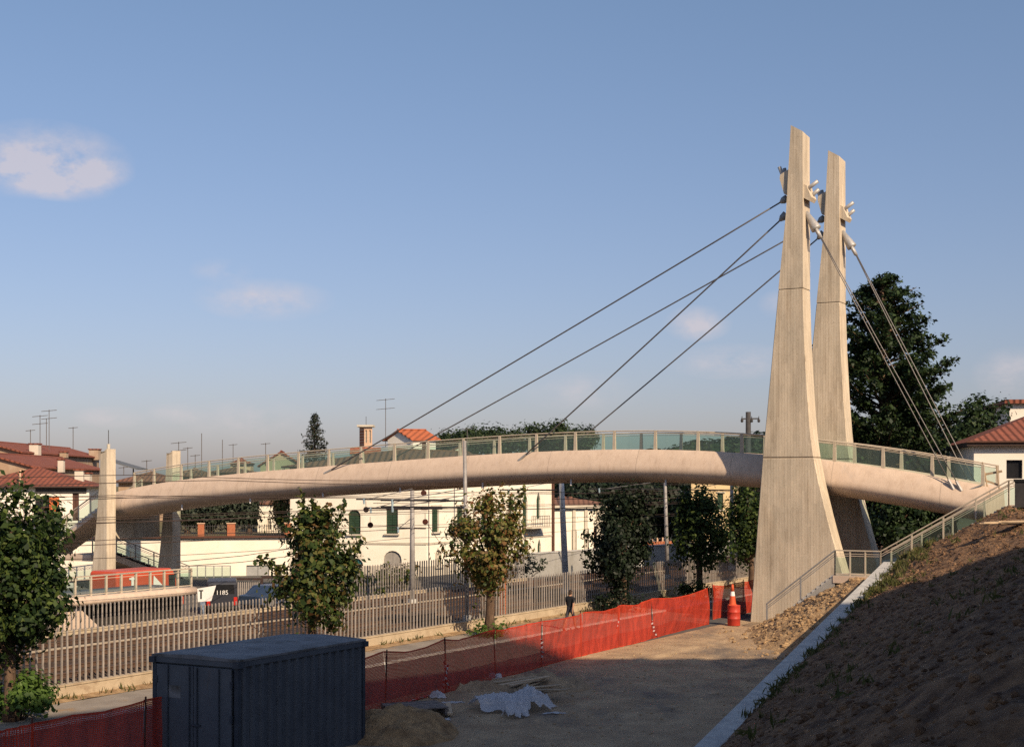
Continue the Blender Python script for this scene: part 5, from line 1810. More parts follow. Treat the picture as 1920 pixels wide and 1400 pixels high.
cf = openings_px(c0, dd, [(1054, 1062, 985, 1034, 'gothic', 'door_brown'), (1072, 1081, 985, 1034, 'gothic', 'door_brown'), (1097, 1104, 985, 1034, 'gothic', 'door_brown'), (1113, 1119, 985, 1034, 'gothic', 'door_brown'), (1131, 1138, 985, 1034, 'gothic', 'door_brown')])
block(ch, c0, dd, V(-dd.y, dd.x, 0), Lc, 6, 0, ZY(952, 117), 'cream_wall', cf)
MB().box(c0 + dd * Lc / 2 + Z * (ZY(952, 117) + .1), dd * (Lc / 2 + .2), V(-dd.y, dd.x, 0) * .35, Z * .12).build('cornice', 'stone_trim', ch)
for k in range(4):
    r = Lc * (.31 + .2 * k)
    MB().box(c0 + dd * r + V(dd.y, -dd.x, 0) * .06 + Z * 2.0, dd * .14, V(dd.y, -dd.x, 0) * .06, Z * 2.2).build('pilaster', 'stone_trim', ch)
hip_roof(ch, [c0, c0 + dd * Lc, c0 + dd * Lc + V(-dd.y, dd.x, 0) * 6, c0 + V(-dd.y, dd.x, 0) * 6], ZY(952, 117) + .23, .6, .2, 'roof_brown')
tb = thing('brick_parapet', P(1225, 905, 116), 'low red brick parapet above the grey wall', 'parapet')
a, b = V(P(1203, 905, 116).x, 116, 0), V(P(1262, 905, 119).x, 119, 0)
for k in range(6):
    w0, w1 = a + (b - a) * (k / 6), a + (b - a) * ((k + 1) / 6)
    MB().bar(w0 + Z * (ZY(1021, 117)), w1 + Z * (ZY(1021, 117)) - (b - a).normalized() * .05, .25, .5).build('panel', 'brick', tb)
    MB().bar(w0 + Z * .6, w0 + Z * (ZY(1008, 117)), .12, .12, up=Y).build('pier', 'brick_light', tb)
MB().bar(a + Z * .6, b + Z * .6, .3, 1.4).build('base', 'grey_wall', tb)
kb = thing('white_kiosk', V(P(1200, 905, 104).x, 104, 0), 'narrow white box standing behind the fence right of the dark tree', 'kiosk')
b = V(P(1199, 905, 104).x, 104, 0)
MB().box(b + Z * 1.28, X * .26, Y * .4, Z * 1.32).build('body', 'white_paint', kb)
MB().box(b + Z * 2.65, X * .32, Y * .46, Z * .05).build('top', 'stone_trim', kb)
yh = thing('yellow_house', P(1335, 905, 128), 'tall cream house behind the rounded tree left of the pylons', 'house')
c0 = V(P(1296, 905, 127).x, 127, 0); dd = V(.90, .43, 0).normalized(); Ly = on_line(1373, c0, dd); nn = V(.28, .96, 0)
block(yh, c0, dd, nn, Ly, 6, 0, 6.9, 'yellow_wall', openings_px(c0, dd, [(1310, 1320, 925, 955, 'sill', 'shutter_green'), (1345, 1356, 925, 955, 'sill', 'shutter_green'), (1312, 1321, 985, 1015, 'sill', 'shutter_green')]))
hip_roof(yh, [c0, c0 + dd * Ly, c0 + dd * Ly + nn * 6, c0 + nn * 6], 6.9, 1.0, .5, 'roof_brown')

# ---- cream retaining wall with iron railing on the left ------------------------
a, b = V(P(20, 905, 90).x, 97, 0), V(P(547, 905, 100.2).x, 100.2, 0)
a = V(P(20, 905, 97).x, 97, 0)
rwt = thing('garden_retaining_wall', (a + b) / 2, 'long cream retaining wall with a grey shutter below the iron railing', 'wall')
d = (b - a).normalized(); n_ = V(d.y, -d.x, 0); Lr = (b - a).length
ZW = 2.62
wall_face(rwt, a, d, Lr, -.3, ZW, openings_px(a, d, [(462, 505, 1059, 1088, '', 'shutter_grey'), (515, 527, 1058, 1080, '', 'dark_glass')]), 'white_wall')
MB().box(a + d * Lr / 2 + n_ * .03 + Z * (ZW + .06), d * Lr / 2, n_ * .2, Z * .07).build('coping', 'door_brown', rwt)
MB().quad(a + Z * (ZW - .02), b + Z * (ZW - .02), b - n_ * 60 + Z * (ZW - .02), a - n_ * 60 + Z * (ZW - .02)).build('garden_terrace', 'grass_ground', rwt)
rl = thing('garden_railing', (a + b) / 2 + Z * ZW, 'iron railing with orange brick piers on top of the cream wall', 'railing')
zt = ZW + .13
for (x0, x1) in ((371, 383), (426, 441), (534, 546)):
    s0, s1 = on_line(x0, a, d), on_line(x1, a, d)
    pier = MB().box(a + d * (s0 + s1) / 2 + Z * (zt + .42), d * (s1 - s0) / 2, n_ * .16, Z * .42).build('pier', 'brick', rl)
    MB().box(a + d * (s0 + s1) / 2 + Z * (zt + .87), d * ((s1 - s0) / 2 + .05), n_ * .2, Z * .03).build('cap', 'brick_light', pier)
s0, s1 = on_line(318, a, d), on_line(534, a, d)
k = int((s1 - s0) / .16)
bm_ = MB(); bm_.tube([V(0, 0, 0), V(0, 0, .78)], .022, 5)
bmesh_ = bm_.mesh('baluster', 'pole_dark')
for i in range(k):
    inst('baluster', bmesh_, a + d * (s0 + .16 * i) + Z * zt, rl)
for z in (.15, .68):
    MB().bar(a + d * s0 + Z * (zt + z), a + d * s1 + Z * (zt + z), .03, .03).build('rail', 'pole_dark', rl)
# little white house behind that railing, overgrown on its right
sh = thing('garden_house', P(520, 905, 112), 'small cream outbuilding behind the iron railing', 'house')
c0 = V(P(482, 905, 110).x, 110, 0); Ls = (P(550, 905, 110) - P(482, 905, 110)).x
block(sh, c0, X, Y, Ls, 4, ZW, ZY(945, 110), 'cream_wall', openings_px(c0, X, [(501, 508, 971, 992, '', 'dark_glass')]))
block(sh, c0 + V(.1, 2.5, 0), X, Y, Ls * .55, 4, ZW, ZY(905, 112), 'cream_wall')
gable_roof(sh, c0, c0 + X * Ls, c0 + X * Ls + Y * 4, c0 + Y * 4, ZY(945, 110), .35, .15, 'roof_brown')

# ---- left house -------------------------------------------------------------------
lh = thing('hip_roofed_house', P(80, 905, 120), 'white house with a dark red hipped roof at the left edge', 'house')
D0 = 116
c0 = V(P(-60, 905, D0).x, D0, 0); dd = V(.985, .17, 0).normalized(); Lh = on_line(167, c0, dd); nn = V(-dd.y, dd.x, 0)
op = openings_px(c0, dd, [(136, 148, 922, 975, '', 'door_brown'), (66, 111, 931, 968, '', 'void')])
zE = ZY(911, D0 + 1)
block(lh, c0, dd, nn, Lh, 9, ZW - .2, zE, 'house_white', op)
hip_roof(lh, [c0, c0 + dd * Lh, c0 + dd * Lh + nn * 9, c0 + nn * 9], zE, 1.55, .55, 'roof_red', ridge_frac=.5)
s = on_line(102, c0, dd); 
MB().box(c0 + dd * s + Z * ZY(950, D0) - nn * .1, dd * .38, nn * .03, Z * .75).build('awning', 'awning_orange', lh)
s0_, s1_ = on_line(-20, c0, dd), on_line(120, c0, dd)
bb = MB().box(c0 + dd * (s0_ + s1_) / 2 - nn * .55 + Z * (ZY(972, D0)), dd * (s1_ - s0_) / 2, nn * .55, Z * .08).build('balcony', 'stucco_beige', lh)
for k in range(26):
    MB().tube([c0 + dd * (s0_ + (s1_ - s0_) * k / 25) - nn * 1.05 + Z * ZY(972, D0), c0 + dd * (s0_ + (s1_ - s0_) * k / 25) - nn * 1.05 + Z * (ZY(972, D0) + .9)], .02, 5).build('baluster', 'door_brown', bb)
MB().bar(c0 + dd * s0_ - nn * 1.05 + Z * (ZY(972, D0) + .92), c0 + dd * s1_ - nn * 1.05 + Z * (ZY(972, D0) + .92), .06, .05).build('handrail', 'door_brown', bb)
MB().box(c0 + dd * (Lh - 2.2) + Z * (zE - .35) - nn * .04, dd * 2.0, nn * .05, Z * .22).build('roller_box', 'pole_dark', lh)
MB().box(c0 + dd * (Lh - 1.0) + nn * 2.0 + Z * (zE + .75), dd * .35, nn * .35, Z * .55).build('chimney', 'stucco_beige', lh)
MB().box(c0 + dd * (Lh - 1.0) + nn * 2.0 + Z * (zE + 1.35), dd * .45, nn * .45, Z * .06).build('chimney_cap', 'roof_red', lh)
MB().tube([c0 + dd * (Lh * .42) + nn * .4 + Z * (zE + .2), c0 + dd * (Lh * .42) + nn * .4 + Z * (zE + 1.3)], .09, 8).build('flue', 'brick_light', lh)

# ---- old town roofs behind -----------------------------------------------------------
def town_house(label, x0, x1, ye, yr, D, m_wall, m_roof, depth=8, skew=.12, zb=0, opens=(), roof='hip', rh=None, over=.5, name='town_house', frac=.5, u=None):
    t = thing(name, P((x0 + x1) / 2, 905, D) - Z * 6.4, label, 'house', 'old town houses behind the bridge')
    c = V(P(x0, 905, D).x, D, 0); u = V(1, skew, 0).normalized() if u is None else u; L = on_line(x1, c, u); v = V(-u.y, u.x, 0)
    ze = ZY(ye, D)
    block(t, c, u, v, L, depth, zb, ze, m_wall, openings_px(c, u, opens))
    rh = rh if rh is not None else max(.4, ZY(yr, D + depth / 2) - ze)
    q = [c, c + u * L, c + u * L + v * depth, c + v * depth]
    if roof == 'hip': hip_roof(t, q, ze, rh, over, m_roof, ridge_frac=frac)
    elif roof == 'gable': gable_roof(t, *q, ze, rh, over, m_roof)
    else: gable_roof(t, q[1], q[2], q[3], q[0], ze, rh, over, m_roof)
    if roof == 'gable':
        for (p0, p1) in ((q[0], q[3]), (q[1], q[2])):
            MB().add([p0 + Z * ze, p1 + Z * ze, (p0 + p1) / 2 + Z * (ze + rh)], [(0, 1, 2)]).build('gable', m_wall, t)
    elif roof == 'gablef':
        for (p0, p1) in ((q[0], q[1]), (q[3], q[2])):
            MB().add([p0 + Z * ze, p1 + Z * ze, (p0 + p1) / 2 + Z * (ze + rh)], [(0, 1, 2)]).build('gable', m_wall, t)
    return t, c, u, v, L, ze
def roof_chimney(t, px, py0, py1, D, w=.5, m='stucco_beige'):
    b = P(px, py1, D)
    MB().box(V(b.x, D, (ZY(py0, D) + ZY(py1, D)) / 2), X * w / 2, Y * w / 2, Z * (ZY(py0, D) - ZY(py1, D)) / 2).build('chimney', m, t)
    MB().box(V(b.x, D, ZY(py0, D) + .06), X * (w / 2 + .08), Y * (w / 2 + .08), Z * .06).build('chimney_cap', 'roof_red', t)
t1, *_ = town_house('high ochre building with a long red roof at the left skyline', 36, 186, 847, 832, 138, 'ochre_wall', 'roof_red', depth=7, u=V(-.03, 1, 0).normalized(), roof='gable', over=.4, rh=.95)
roof_chimney(t1, 66, 833, 858, 142, .9); roof_chimney(t1, 178, 843, 862, 165, 1.1, 'ochre_wall'); roof_chimney(t1, 120, 848, 858, 150, .7, 'ochre_wall')
t2, *_ = town_house('ochre building with a red roof just behind the left white house', 62, 190, 876, 858, 122, 'ochre_wall', 'roof_red', depth=8, u=V(-.03, 1, 0).normalized(), roof='gable', over=.3, rh=1.1)
roof_chimney(t2, 115, 862, 885, 128, .5); roof_chimney(t2, 163, 888, 905, 128, .7)
t3, *_ = town_house('gabled ochre house end at the far left edge', -90, 96, 890, 856, 146, 'ochre_wall', 'roof_red', depth=10, skew=.1, roof='gablef', over=.4)
t4, *_ = town_house('low house with a dull roof right of the front short pylon', 222, 330, 902, 884, 140, 'ochre_wall', 'roof_brown', depth=7)
town_house('olive house with a brown hipped roof behind the rear short pylon', 318, 402, 893, 878, 150, 'olive_wall', 'roof_brown', depth=7)
town_house('olive house with a low brown hip beyond the deck railing', 392, 478, 885, 876, 160, 'olive_wall', 'roof_brown', depth=8, frac=.5)
t5, *_ = town_house('tall brown-roofed house stub above the railing', 432, 470, 868, 860, 175, 'brick_light', 'roof_red', depth=6, over=.3)
town_house('pale gabled house left of the dark fir', 488, 566, 872, 849, 158, 'olive_wall', 'roof_red', depth=9, roof='gablef', over=.3, opens=[(527, 534, 874, 882, '', 'dark_glass')])
# tin canopy on posts
tcn_ = thing('roof_canopy', P(235, 905, 130) - Z * 6.4, 'dark tin canopy on a roof terrace right of the front short pylon', 'canopy')
a = P(205, 872, 130); b = P(256, 880, 130)
MB().prism([a + V(-.6, 0, .5), b, b + V(0, 4, 0), a + V(-.6, 4, .5)], Z * .10).build('sheet', 'tin_roof', tcn_)
recalc(tcn_.children[0])
for px in (216, 250):
    w = P(px, 880, 131); MB().tube([V(w.x, w.y, ZY(905, 131)), V(w.x, w.y, ZY(877, 131))], .06, 6).build('post', 'pole_dark', tcn_)
# small white house with the bright roof and its neighbour
wh = thing('white_house', P(770, 905, 126) - Z * 6.4, 'small white house with a bright orange tiled roof above the deck', 'house')
D = 126
c0 = V(P(774, 905, D).x, D, 0); u = V(.97, .24, 0).normalized(); L = on_line(817, c0, u); v = V(-.82, .57, 0).normalized(); Wd = on_line(727, c0, v)
ze = ZY(823, D)
wall_face(wh, c0, u, L, 0, ze, openings_px(c0, u, [(791, 799, 824.5, 846, '', 'door_brown')]), 'house_white')
wall_face(wh, c0 + v * Wd, -v, Wd, 0, ze, [], 'house_white')
MB().quad(c0 + u * L, c0 + u * L + v * Wd, c0 + u * L + v * Wd + Z * ze, c0 + u * L + Z * ze).build('rear_wall', 'house_white', wh)
rh = .75
q = [c0, c0 + u * L, c0 + u * L + v * Wd, c0 + v * Wd]
MB().add([q[0] + Z * ze, q[3] + Z * ze, (q[0] + q[3]) / 2 + Z * (ze + rh)], [(0, 1, 2)]).build('gable', 'house_white', wh)
gable_roof(wh, *q, ze, rh, .28, 'roof_orange', thick=.10)
town_house('pale gabled shed seen through the deck glass', 826, 894, 857, 841, 135, 'house_white', 'roof_brown', depth=7, roof='gablef', over=.1)
# campanile
D = 175
bt = thing('bell_tower', P(684, 905, D) - Z * 6.4, 'striped brick bell tower with two narrow slots above the deck', 'tower')
x0, x1 = P(672, 905, D).x, P(698, 905, D).x
zt = ZY(800, D); zb = ZY(846, D)
wdt = x1 - x0
xm = x0 + wdt * .42
for k in range(3):
    pass
slots = [(xm + (x1 - xm) * .12, xm + (x1 - xm) * .34), (xm + (x1 - xm) * .60, xm + (x1 - xm) * .82)]
c0 = V(xm, D, 0)
wall_face(bt, c0, X, x1 - xm, 0, zt, [(s0 - xm, s1 - xm, ZY(830, D), ZY(806, D), '', 'dark_glass') for s0, s1 in slots], 'brick_light')
v_ = V(x0 - xm, 1.2, 0)
wall_face(bt, c0 + v_, -v_, v_.length, 0, zt, [], 'brick_light')
for k in range(8):
    z = ZY(840, D) + k * .34
    if z < zt - .5:
        vv = v_.normalized(); on_ = V(vv.y, -vv.x, 0)
        on_ = V(-.4, -.9, 0)
        MB().box(c0 + v_ * .5 + V(0, -.03, 0) + Z * z, v_ * .48, V(0, .03, 0), Z * .09).build('brick_band', 'brick', bt)
MB().box(V((x0 + x1) / 2, D + .9, zt + .12), X * (wdt / 2 + .15), Y * 1.2, Z * .12).build('cornice', 'stone_trim', bt)
MB().tube([V((x0 + x1) / 2, D + .9, zt + .2), V((x0 + x1) / 2, D + .9, zt + 1.3)], .03, 5).build('cross', 'pole_dark', bt)
town_house('low brick-roofed house at the foot of the bell tower', 660, 712, 850, 842, 160, 'brick_light', 'roof_orange', depth=6, roof='gable', over=.2)

# ---- house at the right edge -----------------------------------------------------------
rh_ = thing('detached_house', P(1900, 905, 86) - Z * 6.4, 'white house with a dark red roof and deep eaves at the right edge', 'house')
D = 84
c0 = V(P(1826, 905, D).x, D, 0); u = V(.985, -.17, 0).normalized(); L = 11.0; v = V(.17, .985, 0).normalized()
ze = ZY(829, D)
block(rh_, c0, u, v, L, 11, 4.5, ze, 'house_white', openings_px(c0, u, [(1887, 1917, 862, 897, '', 'void')]))
hip_roof(rh_, [c0, c0 + u * L, c0 + u * L + v * 11, c0 + v * 11], ze, 2.4, .45, 'roof_red', thick=.22, ridge_frac=.5)
MB().bar(c0 - u * .5 - v * .5 + Z * (ze + .02), c0 + u * L - v * .5 + Z * (ze + .02), .12, .10).build('gutter', 'door_brown', rh_)
uh = thing('flat_roofed_house', P(1920, 905, 104) - Z * 6.4, 'upper white house block rising behind the right-edge roof', 'house')
D = 104
c0 = V(P(1893, 905, D).x, D, 0)
block(uh, c0, u, v, 9, 9, 5, ZY(756, D), 'house_white', openings_px(c0, u, [(1916, 1932, 788, 800, '', 'dark_glass')]))
MB().box(c0 + u * 4.5 + v * 4.5 + Z * (ZY(756, D) + .12), u * 4.9, v * 4.9, Z * .14).build('roof_slab', 'roof_red', uh)
rb = thing('red_roofed_house', P(1760, 905, 120) - Z * 6.4, 'red-roofed white house half hidden by leaves beyond the deck end', 'house')
town_house_parent = rb
c0 = V(P(1735, 905, 112).x, 112, 0); L = on_line(1765, c0, X)
block(rb, c0, X, Y, L, 6, 3, ZY(858, 112), 'house_white')
hip_roof(rb, [c0, c0 + X * L, c0 + X * L + Y * 6, c0 + Y * 6], ZY(858, 112), .7, .3, 'roof_red')

# ---- unseen block added right of the camera, outside the picture, to shade the yard ---------
ap = thing('yard_shade_block', V(35, 0, 5), 'unseen tall block added right of the yard to cast its shade', 'building')
HT_ = 31.2
A_ = V(8.5, -1.0, 0); B_ = V(26.9, 15.6, 0); C_ = V(82, 15.6, 0)
d1 = (B_ - A_).normalized(); d2 = X.copy()
n1_, n2_ = V(-d1.y, d1.x, 0), Y.copy()
# walls: camera-side facades with windows
def grid_open(L, z0, floors, step, w=1.2, h=1.4):
    o = []
    k = int(L / step)
    for f in range(floors):
        for i in range(k):
            c = L * (i + .5) / k
            o.append((c - w / 2, c + w / 2, z0 + 1.0 + 3.0 * f, z0 + 1.0 + h + 3.0 * f, '', 'dark_glass'))
    return o
L1, L2 = (B_ - A_).length, (C_ - B_).length
wall_face(ap, B_, -d1, L1, 3.5, HT_, grid_open(L1, 5, 8, 3.2), 'stucco_beige')
wall_face(ap, C_, -d2, L2, 3.5, HT_, grid_open(L2, 5, 8, 4.4), 'stucco_beige')
mb = MB()
bk = [A_, B_, C_, V(82, -12, 0), V(14, -22, 0)]
mb.add([q + Z * HT_ for q in bk], [(0, 1, 2, 3, 4)])
mb.build('roof', 'tin_roof', ap)
mb = MB()
for a, b in ((bk[2], bk[3]), (bk[3], bk[4]), (bk[4], bk[0])):
    mb.quad(a + Z * 3.5, b + Z * 3.5, b + Z * HT_, a + Z * HT_)
mb.build('rear_wall', 'stucco_beige', ap)

# ---- television aerials ---------------------------------------------------------------
def aerial(px, yt, yb, D, kind, label):
    b = P(px, yb, D); t_ = P(px, yt, D)
    o = MB().tube([b, t_], .03 if D < 140 else .04, 5).build('television_aerial', 'aerial')
    tag(o, label, 'aerial', 'television aerials on the roofs')
    L = {0: 0, 1: .9, 2: 1.5}[kind]
    rr = .022 if D < 140 else .03
    if kind:
        d = V(.9, .3, .1).normalized()
        for dz in ((0.1,) if kind == 1 else (.1, .9)):
            c = t_ - Z * dz
            MB().tube([c - d * L / 2, c + d * L / 2], rr, 4).build('boom', 'aerial', o)
            mb = MB()
            for k in range(5):
                e = c + d * L * (k / 4 - .5)
                mb.tube([e - V(.12, -.3, 0), e + V(.12, -.3, 0)], rr * .7, 4)
            mb.build('elements', 'aerial', o)
for (px, yt, yb, D, k, lab) in [(75, 778, 838, 150, 2, 'tall double television aerial left of its taller neighbour on the high red roof'), (92, 768, 842, 150, 2, 'tallest double television aerial on the high red roof'),
        (57, 805, 836, 150, 1, 'small aerial beside the chimney at the left end of the high red roof'), (137, 800, 842, 150, 1, 'lone aerial on the right part of the high red roof'),
        (87, 785, 838, 150, 0, 'bare thin mast between the two tall aerials'), (12, 842, 862, 140, 1, 'tiny aerial on the roof at the left picture edge'), (27, 843, 858, 140, 1, 'tiny aerial second from the left picture edge'),
        (335, 828, 885, 150, 2, 'double aerial just right of the rear short pylon'), (352, 838, 885, 150, 1, 'small aerial second from the rear short pylon'), (378, 812, 890, 150, 0, 'tall bare mast beyond the left part of the deck'),
        (366, 852, 885, 150, 1, 'short aerial left of the tall bare mast'), (417, 824, 880, 160, 0, 'bare thin mast right of the tall bare mast'), (437, 832, 868, 170, 1, 'aerial on the little brick-coloured house beyond the deck'),
        (275, 862, 890, 140, 1, 'small aerial between the two short pylons'), (232, 874, 890, 140, 1, 'tiny aerial above the tin canopy'), (498, 830, 872, 158, 1, 'aerial on the pale gabled house left of the fir'),
        (723, 747, 838, 128, 2, 'tall double aerial left of the small white house'), (862, 832, 850, 150, 1, 'tiny aerial left of the pine group'), (876, 802, 850, 150, 1, 'aerial rising from the left end of the pine group')]:
    aerial(px, yt, yb, D, k, lab)

# ================================================================== TREES
def tl(r, q=-1.9):
    return FENCE0 + RW * r + RN * q
def zat(py, w): return ZY(py, w.y)
b1 = tl(r_at(22, -1.9)); b1.z = .05
street_tree(b1, zat(925, b1), zat(1235, b1), 1.42, 41, 'big leafy green tree at the left edge in front of the fence', 'leaf_green', 88, 150, .25, .165, .18, shift=(-.05, 0),
            extra=[(-.1, 1.6, 1.0, .25), (.45, 1.35, 1.1, .45), (.85, .95, .9, .5), (1.15, .8, .8, .6), (-.5, 1.7, .7, -.1)])
b2 = tl(r_at(583, -1.9)); b2.z = .05
street_tree(b2, zat(945, b2), zat(1180, b2), 1.30, 52, 'green tree with some brown leaves standing behind the container', 'leaf_mid', 56, 135, .26, .18, .17, shift=(.15, 0),
            extra=[(.2, 1.3, .9, .55), (-1.0, -.2, 1.0, -.95), (1.0, .4, .7, .8)])
b3 = tl(r_at(917, -1.9)); b3.z = .05
street_tree(b3, zat(930, b3), zat(1095, b3), 1.5, 63, 'browning tree with a straight bare trunk in front of the fence', 'leaf_autumn', 66, 125, .25, .17, .21, extra=[(0, 1.3, .7, .1), (.9, .8, .5, .6)])
b4 = tl(r_at(1150, -1.9) + 1.2); b4.z = .05
street_tree(b4, zat(930, b4), zat(1095, b4), 1.38, 74, 'very dark dense tree near the bridge, shade put into its leaf colour', 'leaf_dark', 80, 140, .27, .18, .2, shift=(0, .2), extra=[(-1.3, -.1, .8, -.95), (-1.4, -.9, .7, -.9), (-1.4, -1.4, .7, -.9), (.4, 1.4, .8, .1)])
b5 = tl(r_at(1313, -1.9)); b5.z = .05
street_tree(b5, zat(922, b5), zat(1066, b5), 1.45, 85, 'rounded green tree between the dark tree and the pylons', 'leaf_green', 62, 135, .26, .19, .2)
b6 = tl(r_at(1408, -1.9)); b6.z = .05
street_tree(b6, zat(915, b6), zat(1058, b6), 1.4, 96, 'green tree half hidden by the foot of the tall pylon', 'leaf_green', 62, 130, .26, .19, .2)

bush(V(-13.15, 38.6, 0), 1.15, 1.15, 7, 'bright green bush at the left edge behind the net', 'leaf_bright', 2200, .14)
bush(V(b3.x, b3.y - .25, .0), .75, .55, 8, 'fresh green suckers around the foot of the browning tree', 'leaf_bright', 420, .15)
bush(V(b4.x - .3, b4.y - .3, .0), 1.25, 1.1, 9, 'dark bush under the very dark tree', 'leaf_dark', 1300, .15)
bush(V(b5.x - .3, b5.y - .6, .0), 1.05, .95, 10, 'round green bush under the rounded tree', 'leaf_green', 1100, .15)
bush(RAIL(r_at(735, 13.6), 13.6), 1.5, 1.9, 12, 'wild green bush behind the far fence before the grey arched door', 'leaf_mid', 1300, .17)
bush(RAIL(r_at(690, 13.4), 13.4), .9, 1.3, 13, 'small bush behind the far fence by the teal door', 'leaf_mid', 600, .16)
bush(RAIL(r_at(990, 13.2), 13.2), 1.2, 1.8, 14, 'straggly shrub in front of the grey garden wall', 'leaf_olive', 500, .18)

# ---- big tree behind the pylons
def tiered(name, base, px_c, D, levels, label, leaf, seed, per=46, size=.26, csz=.30, dens=1.0, cat='tree', trunk_r=.32):
    t = thing(name, base, label, cat)
    rnd = np.random.RandomState(seed)
    C, Nn = [], []
    limbs = MB()
    cx = (px_c - 960) / F * D
    zs = [ZY(y, D) for y, r in levels]
    rr = [r / F * D for y, r in levels]
    z0, z1 = min(zs), max(zs)
    o = np.argsort(zs)
    zi, ri = np.array(zs)[o], np.array(rr)[o]
    n = int(150 * dens)
    for k in range(n):
        z = z0 + (z1 - z0) * ((k + rnd.rand()) / n)
        a = rnd.rand() * 2 * math.pi
        L = float(np.interp(z, zi, ri)) * (.55 + .52 * rnd.rand())
        rise = .22 + .25 * rnd.rand()
        s = np.array([cx, D, z - L * .25])
        e = np.array([cx + L * math.cos(a), D + L * math.sin(a), z + L * rise * .4])
        limbs.tube([Vector(s), Vector((s + e) / 2) - Z * .05 * L, Vector(e)], [.09, .05, .015], 5)
        m = max(2, int(L / .55))
        for j in range(m):
            f = .35 + .65 * (j + rnd.rand()) / m
            h = s + (e - s) * f
            q = int(per * (.5 + rnd.rand()))
            w = csz * (1.1 - .4 * f)
            off = rnd.normal(size=(q, 3)) * np.array([w, w, w * .6])
            C.append(h + off)
            Nn.append(rnd.normal(size=(q, 3)) * .6 + [.2, -.2, .9])
    leaf_mesh('crown', np.concatenate(C), np.concatenate(Nn), size, leaf, seed, t)
    limbs.build('limbs', 'bark', t)
    MB().tube([base, base + Z * ((z1 - base.z) * .5), V(cx, D, z1 - .4)], [trunk_r, trunk_r * .7, .05], 9).build('trunk', 'bark', t, smooth=True)
    return t
D = 93
tiered('large_tree', V((1655 - 960) / F * D, D, 3.5), 1655, D, [(520, 16), (550, 62), (600, 88), (650, 120), (690, 150), (740, 152), (800, 142), (860, 145), (930, 120), (990, 90)], 'tall dark layered tree behind the rear tall pylon', 'leaf_big', 5, per=36, size=.27, csz=.31, dens=1.75)
def round_tree(name, px, D, yt, yb, rpx, label, leaf, seed, nclump=60, per=70, csize=.45, size=.32, zb=0, group=None, shell=.45, cat='tree'):
    b = V((px - 960) / F * D, D, zb)
    t = thing(name, b, label, cat, group)
    zt, zl = ZY(yt, D), ZY(yb, D)
    C, Nn, heads = clumpy((b.x, b.y, (zt + zl) / 2), (rpx / F * D, rpx / F * D, (zt - zl) / 2), nclump, per, csize, seed, shell=shell)
    leaf_mesh('crown', C, Nn, size, leaf, seed, t)
    trunk_and_limbs(t, b, (zt + zl) / 2, .2, heads, seed, 8)
    return t
round_tree('broadleaf_tree', 1838, 100, 752, 905, 58, 'dark rounded tree left of the right-edge house', 'leaf_big', 21, 80, 80, .42, .30, zb=4)
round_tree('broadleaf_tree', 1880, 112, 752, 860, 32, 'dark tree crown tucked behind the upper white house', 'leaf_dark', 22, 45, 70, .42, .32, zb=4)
round_tree('broadleaf_tree', 1790, 98, 815, 960, 55, 'low leafy tree beyond the stair end of the deck', 'leaf_big', 23, 75, 75, .42, .28, zb=3)
round_tree('broadleaf_tree', 1735, 100, 850, 1000, 60, 'leafy tree under the right part of the deck', 'leaf_mid', 24, 70, 75, .42, .28, zb=1)
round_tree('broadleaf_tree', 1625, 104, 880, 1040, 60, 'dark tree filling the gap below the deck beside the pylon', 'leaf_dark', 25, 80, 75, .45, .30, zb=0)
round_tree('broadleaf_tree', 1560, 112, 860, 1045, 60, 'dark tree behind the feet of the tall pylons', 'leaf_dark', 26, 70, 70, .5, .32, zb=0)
round_tree('broadleaf_tree', 1690, 86, 925, 1020, 50, 'shaded shrubby tree behind the stair railing', 'leaf_big', 27, 60, 70, .36, .24, zb=1.5)

# ---- fir left of the bell tower
D = 140
b = V((590 - 960) / F * D, D, 0)
fir = thing('fir_tree', b, 'dark pointed fir tree rising above the deck', 'tree')
rnd = np.random.RandomState(4)
C, Nn = [], []
lm = MB()
zt, zl = ZY(778, D), ZY(900, D)
for k in range(95):
    f = k / 94
    z = zt + (zl - zt) * f
    L = (3 + 44 * f ** .85) / F * D * (.75 + .45 * rnd.rand())
    a = k * 2.4 + rnd.rand()
    e = np.array([b.x + L * math.cos(a), b.y + L * math.sin(a), z - .12 * L + .1])
    s = np.array([b.x, b.y, z])
    lm.tube([Vector(s), Vector(e)], [.04, .01], 4)
    q = int(18 + 40 * f)
    tt = rnd.rand(q) ** .7
    C.append(s + np.outer(tt, e - s) + rnd.normal(size=(q, 3)) * [.13, .13, .09])
    Nn.append(rnd.normal(size=(q, 3)) + [0, 0, .6])
leaf_mesh('crown', np.concatenate(C), np.concatenate(Nn), .26, 'leaf_fir', 4, fir, aspect=.35)
lm.build('limbs', 'bark', fir)
MB().tube([b, V(b.x, b.y, zt)], [.25, .02], 8).build('trunk', 'bark', fir)

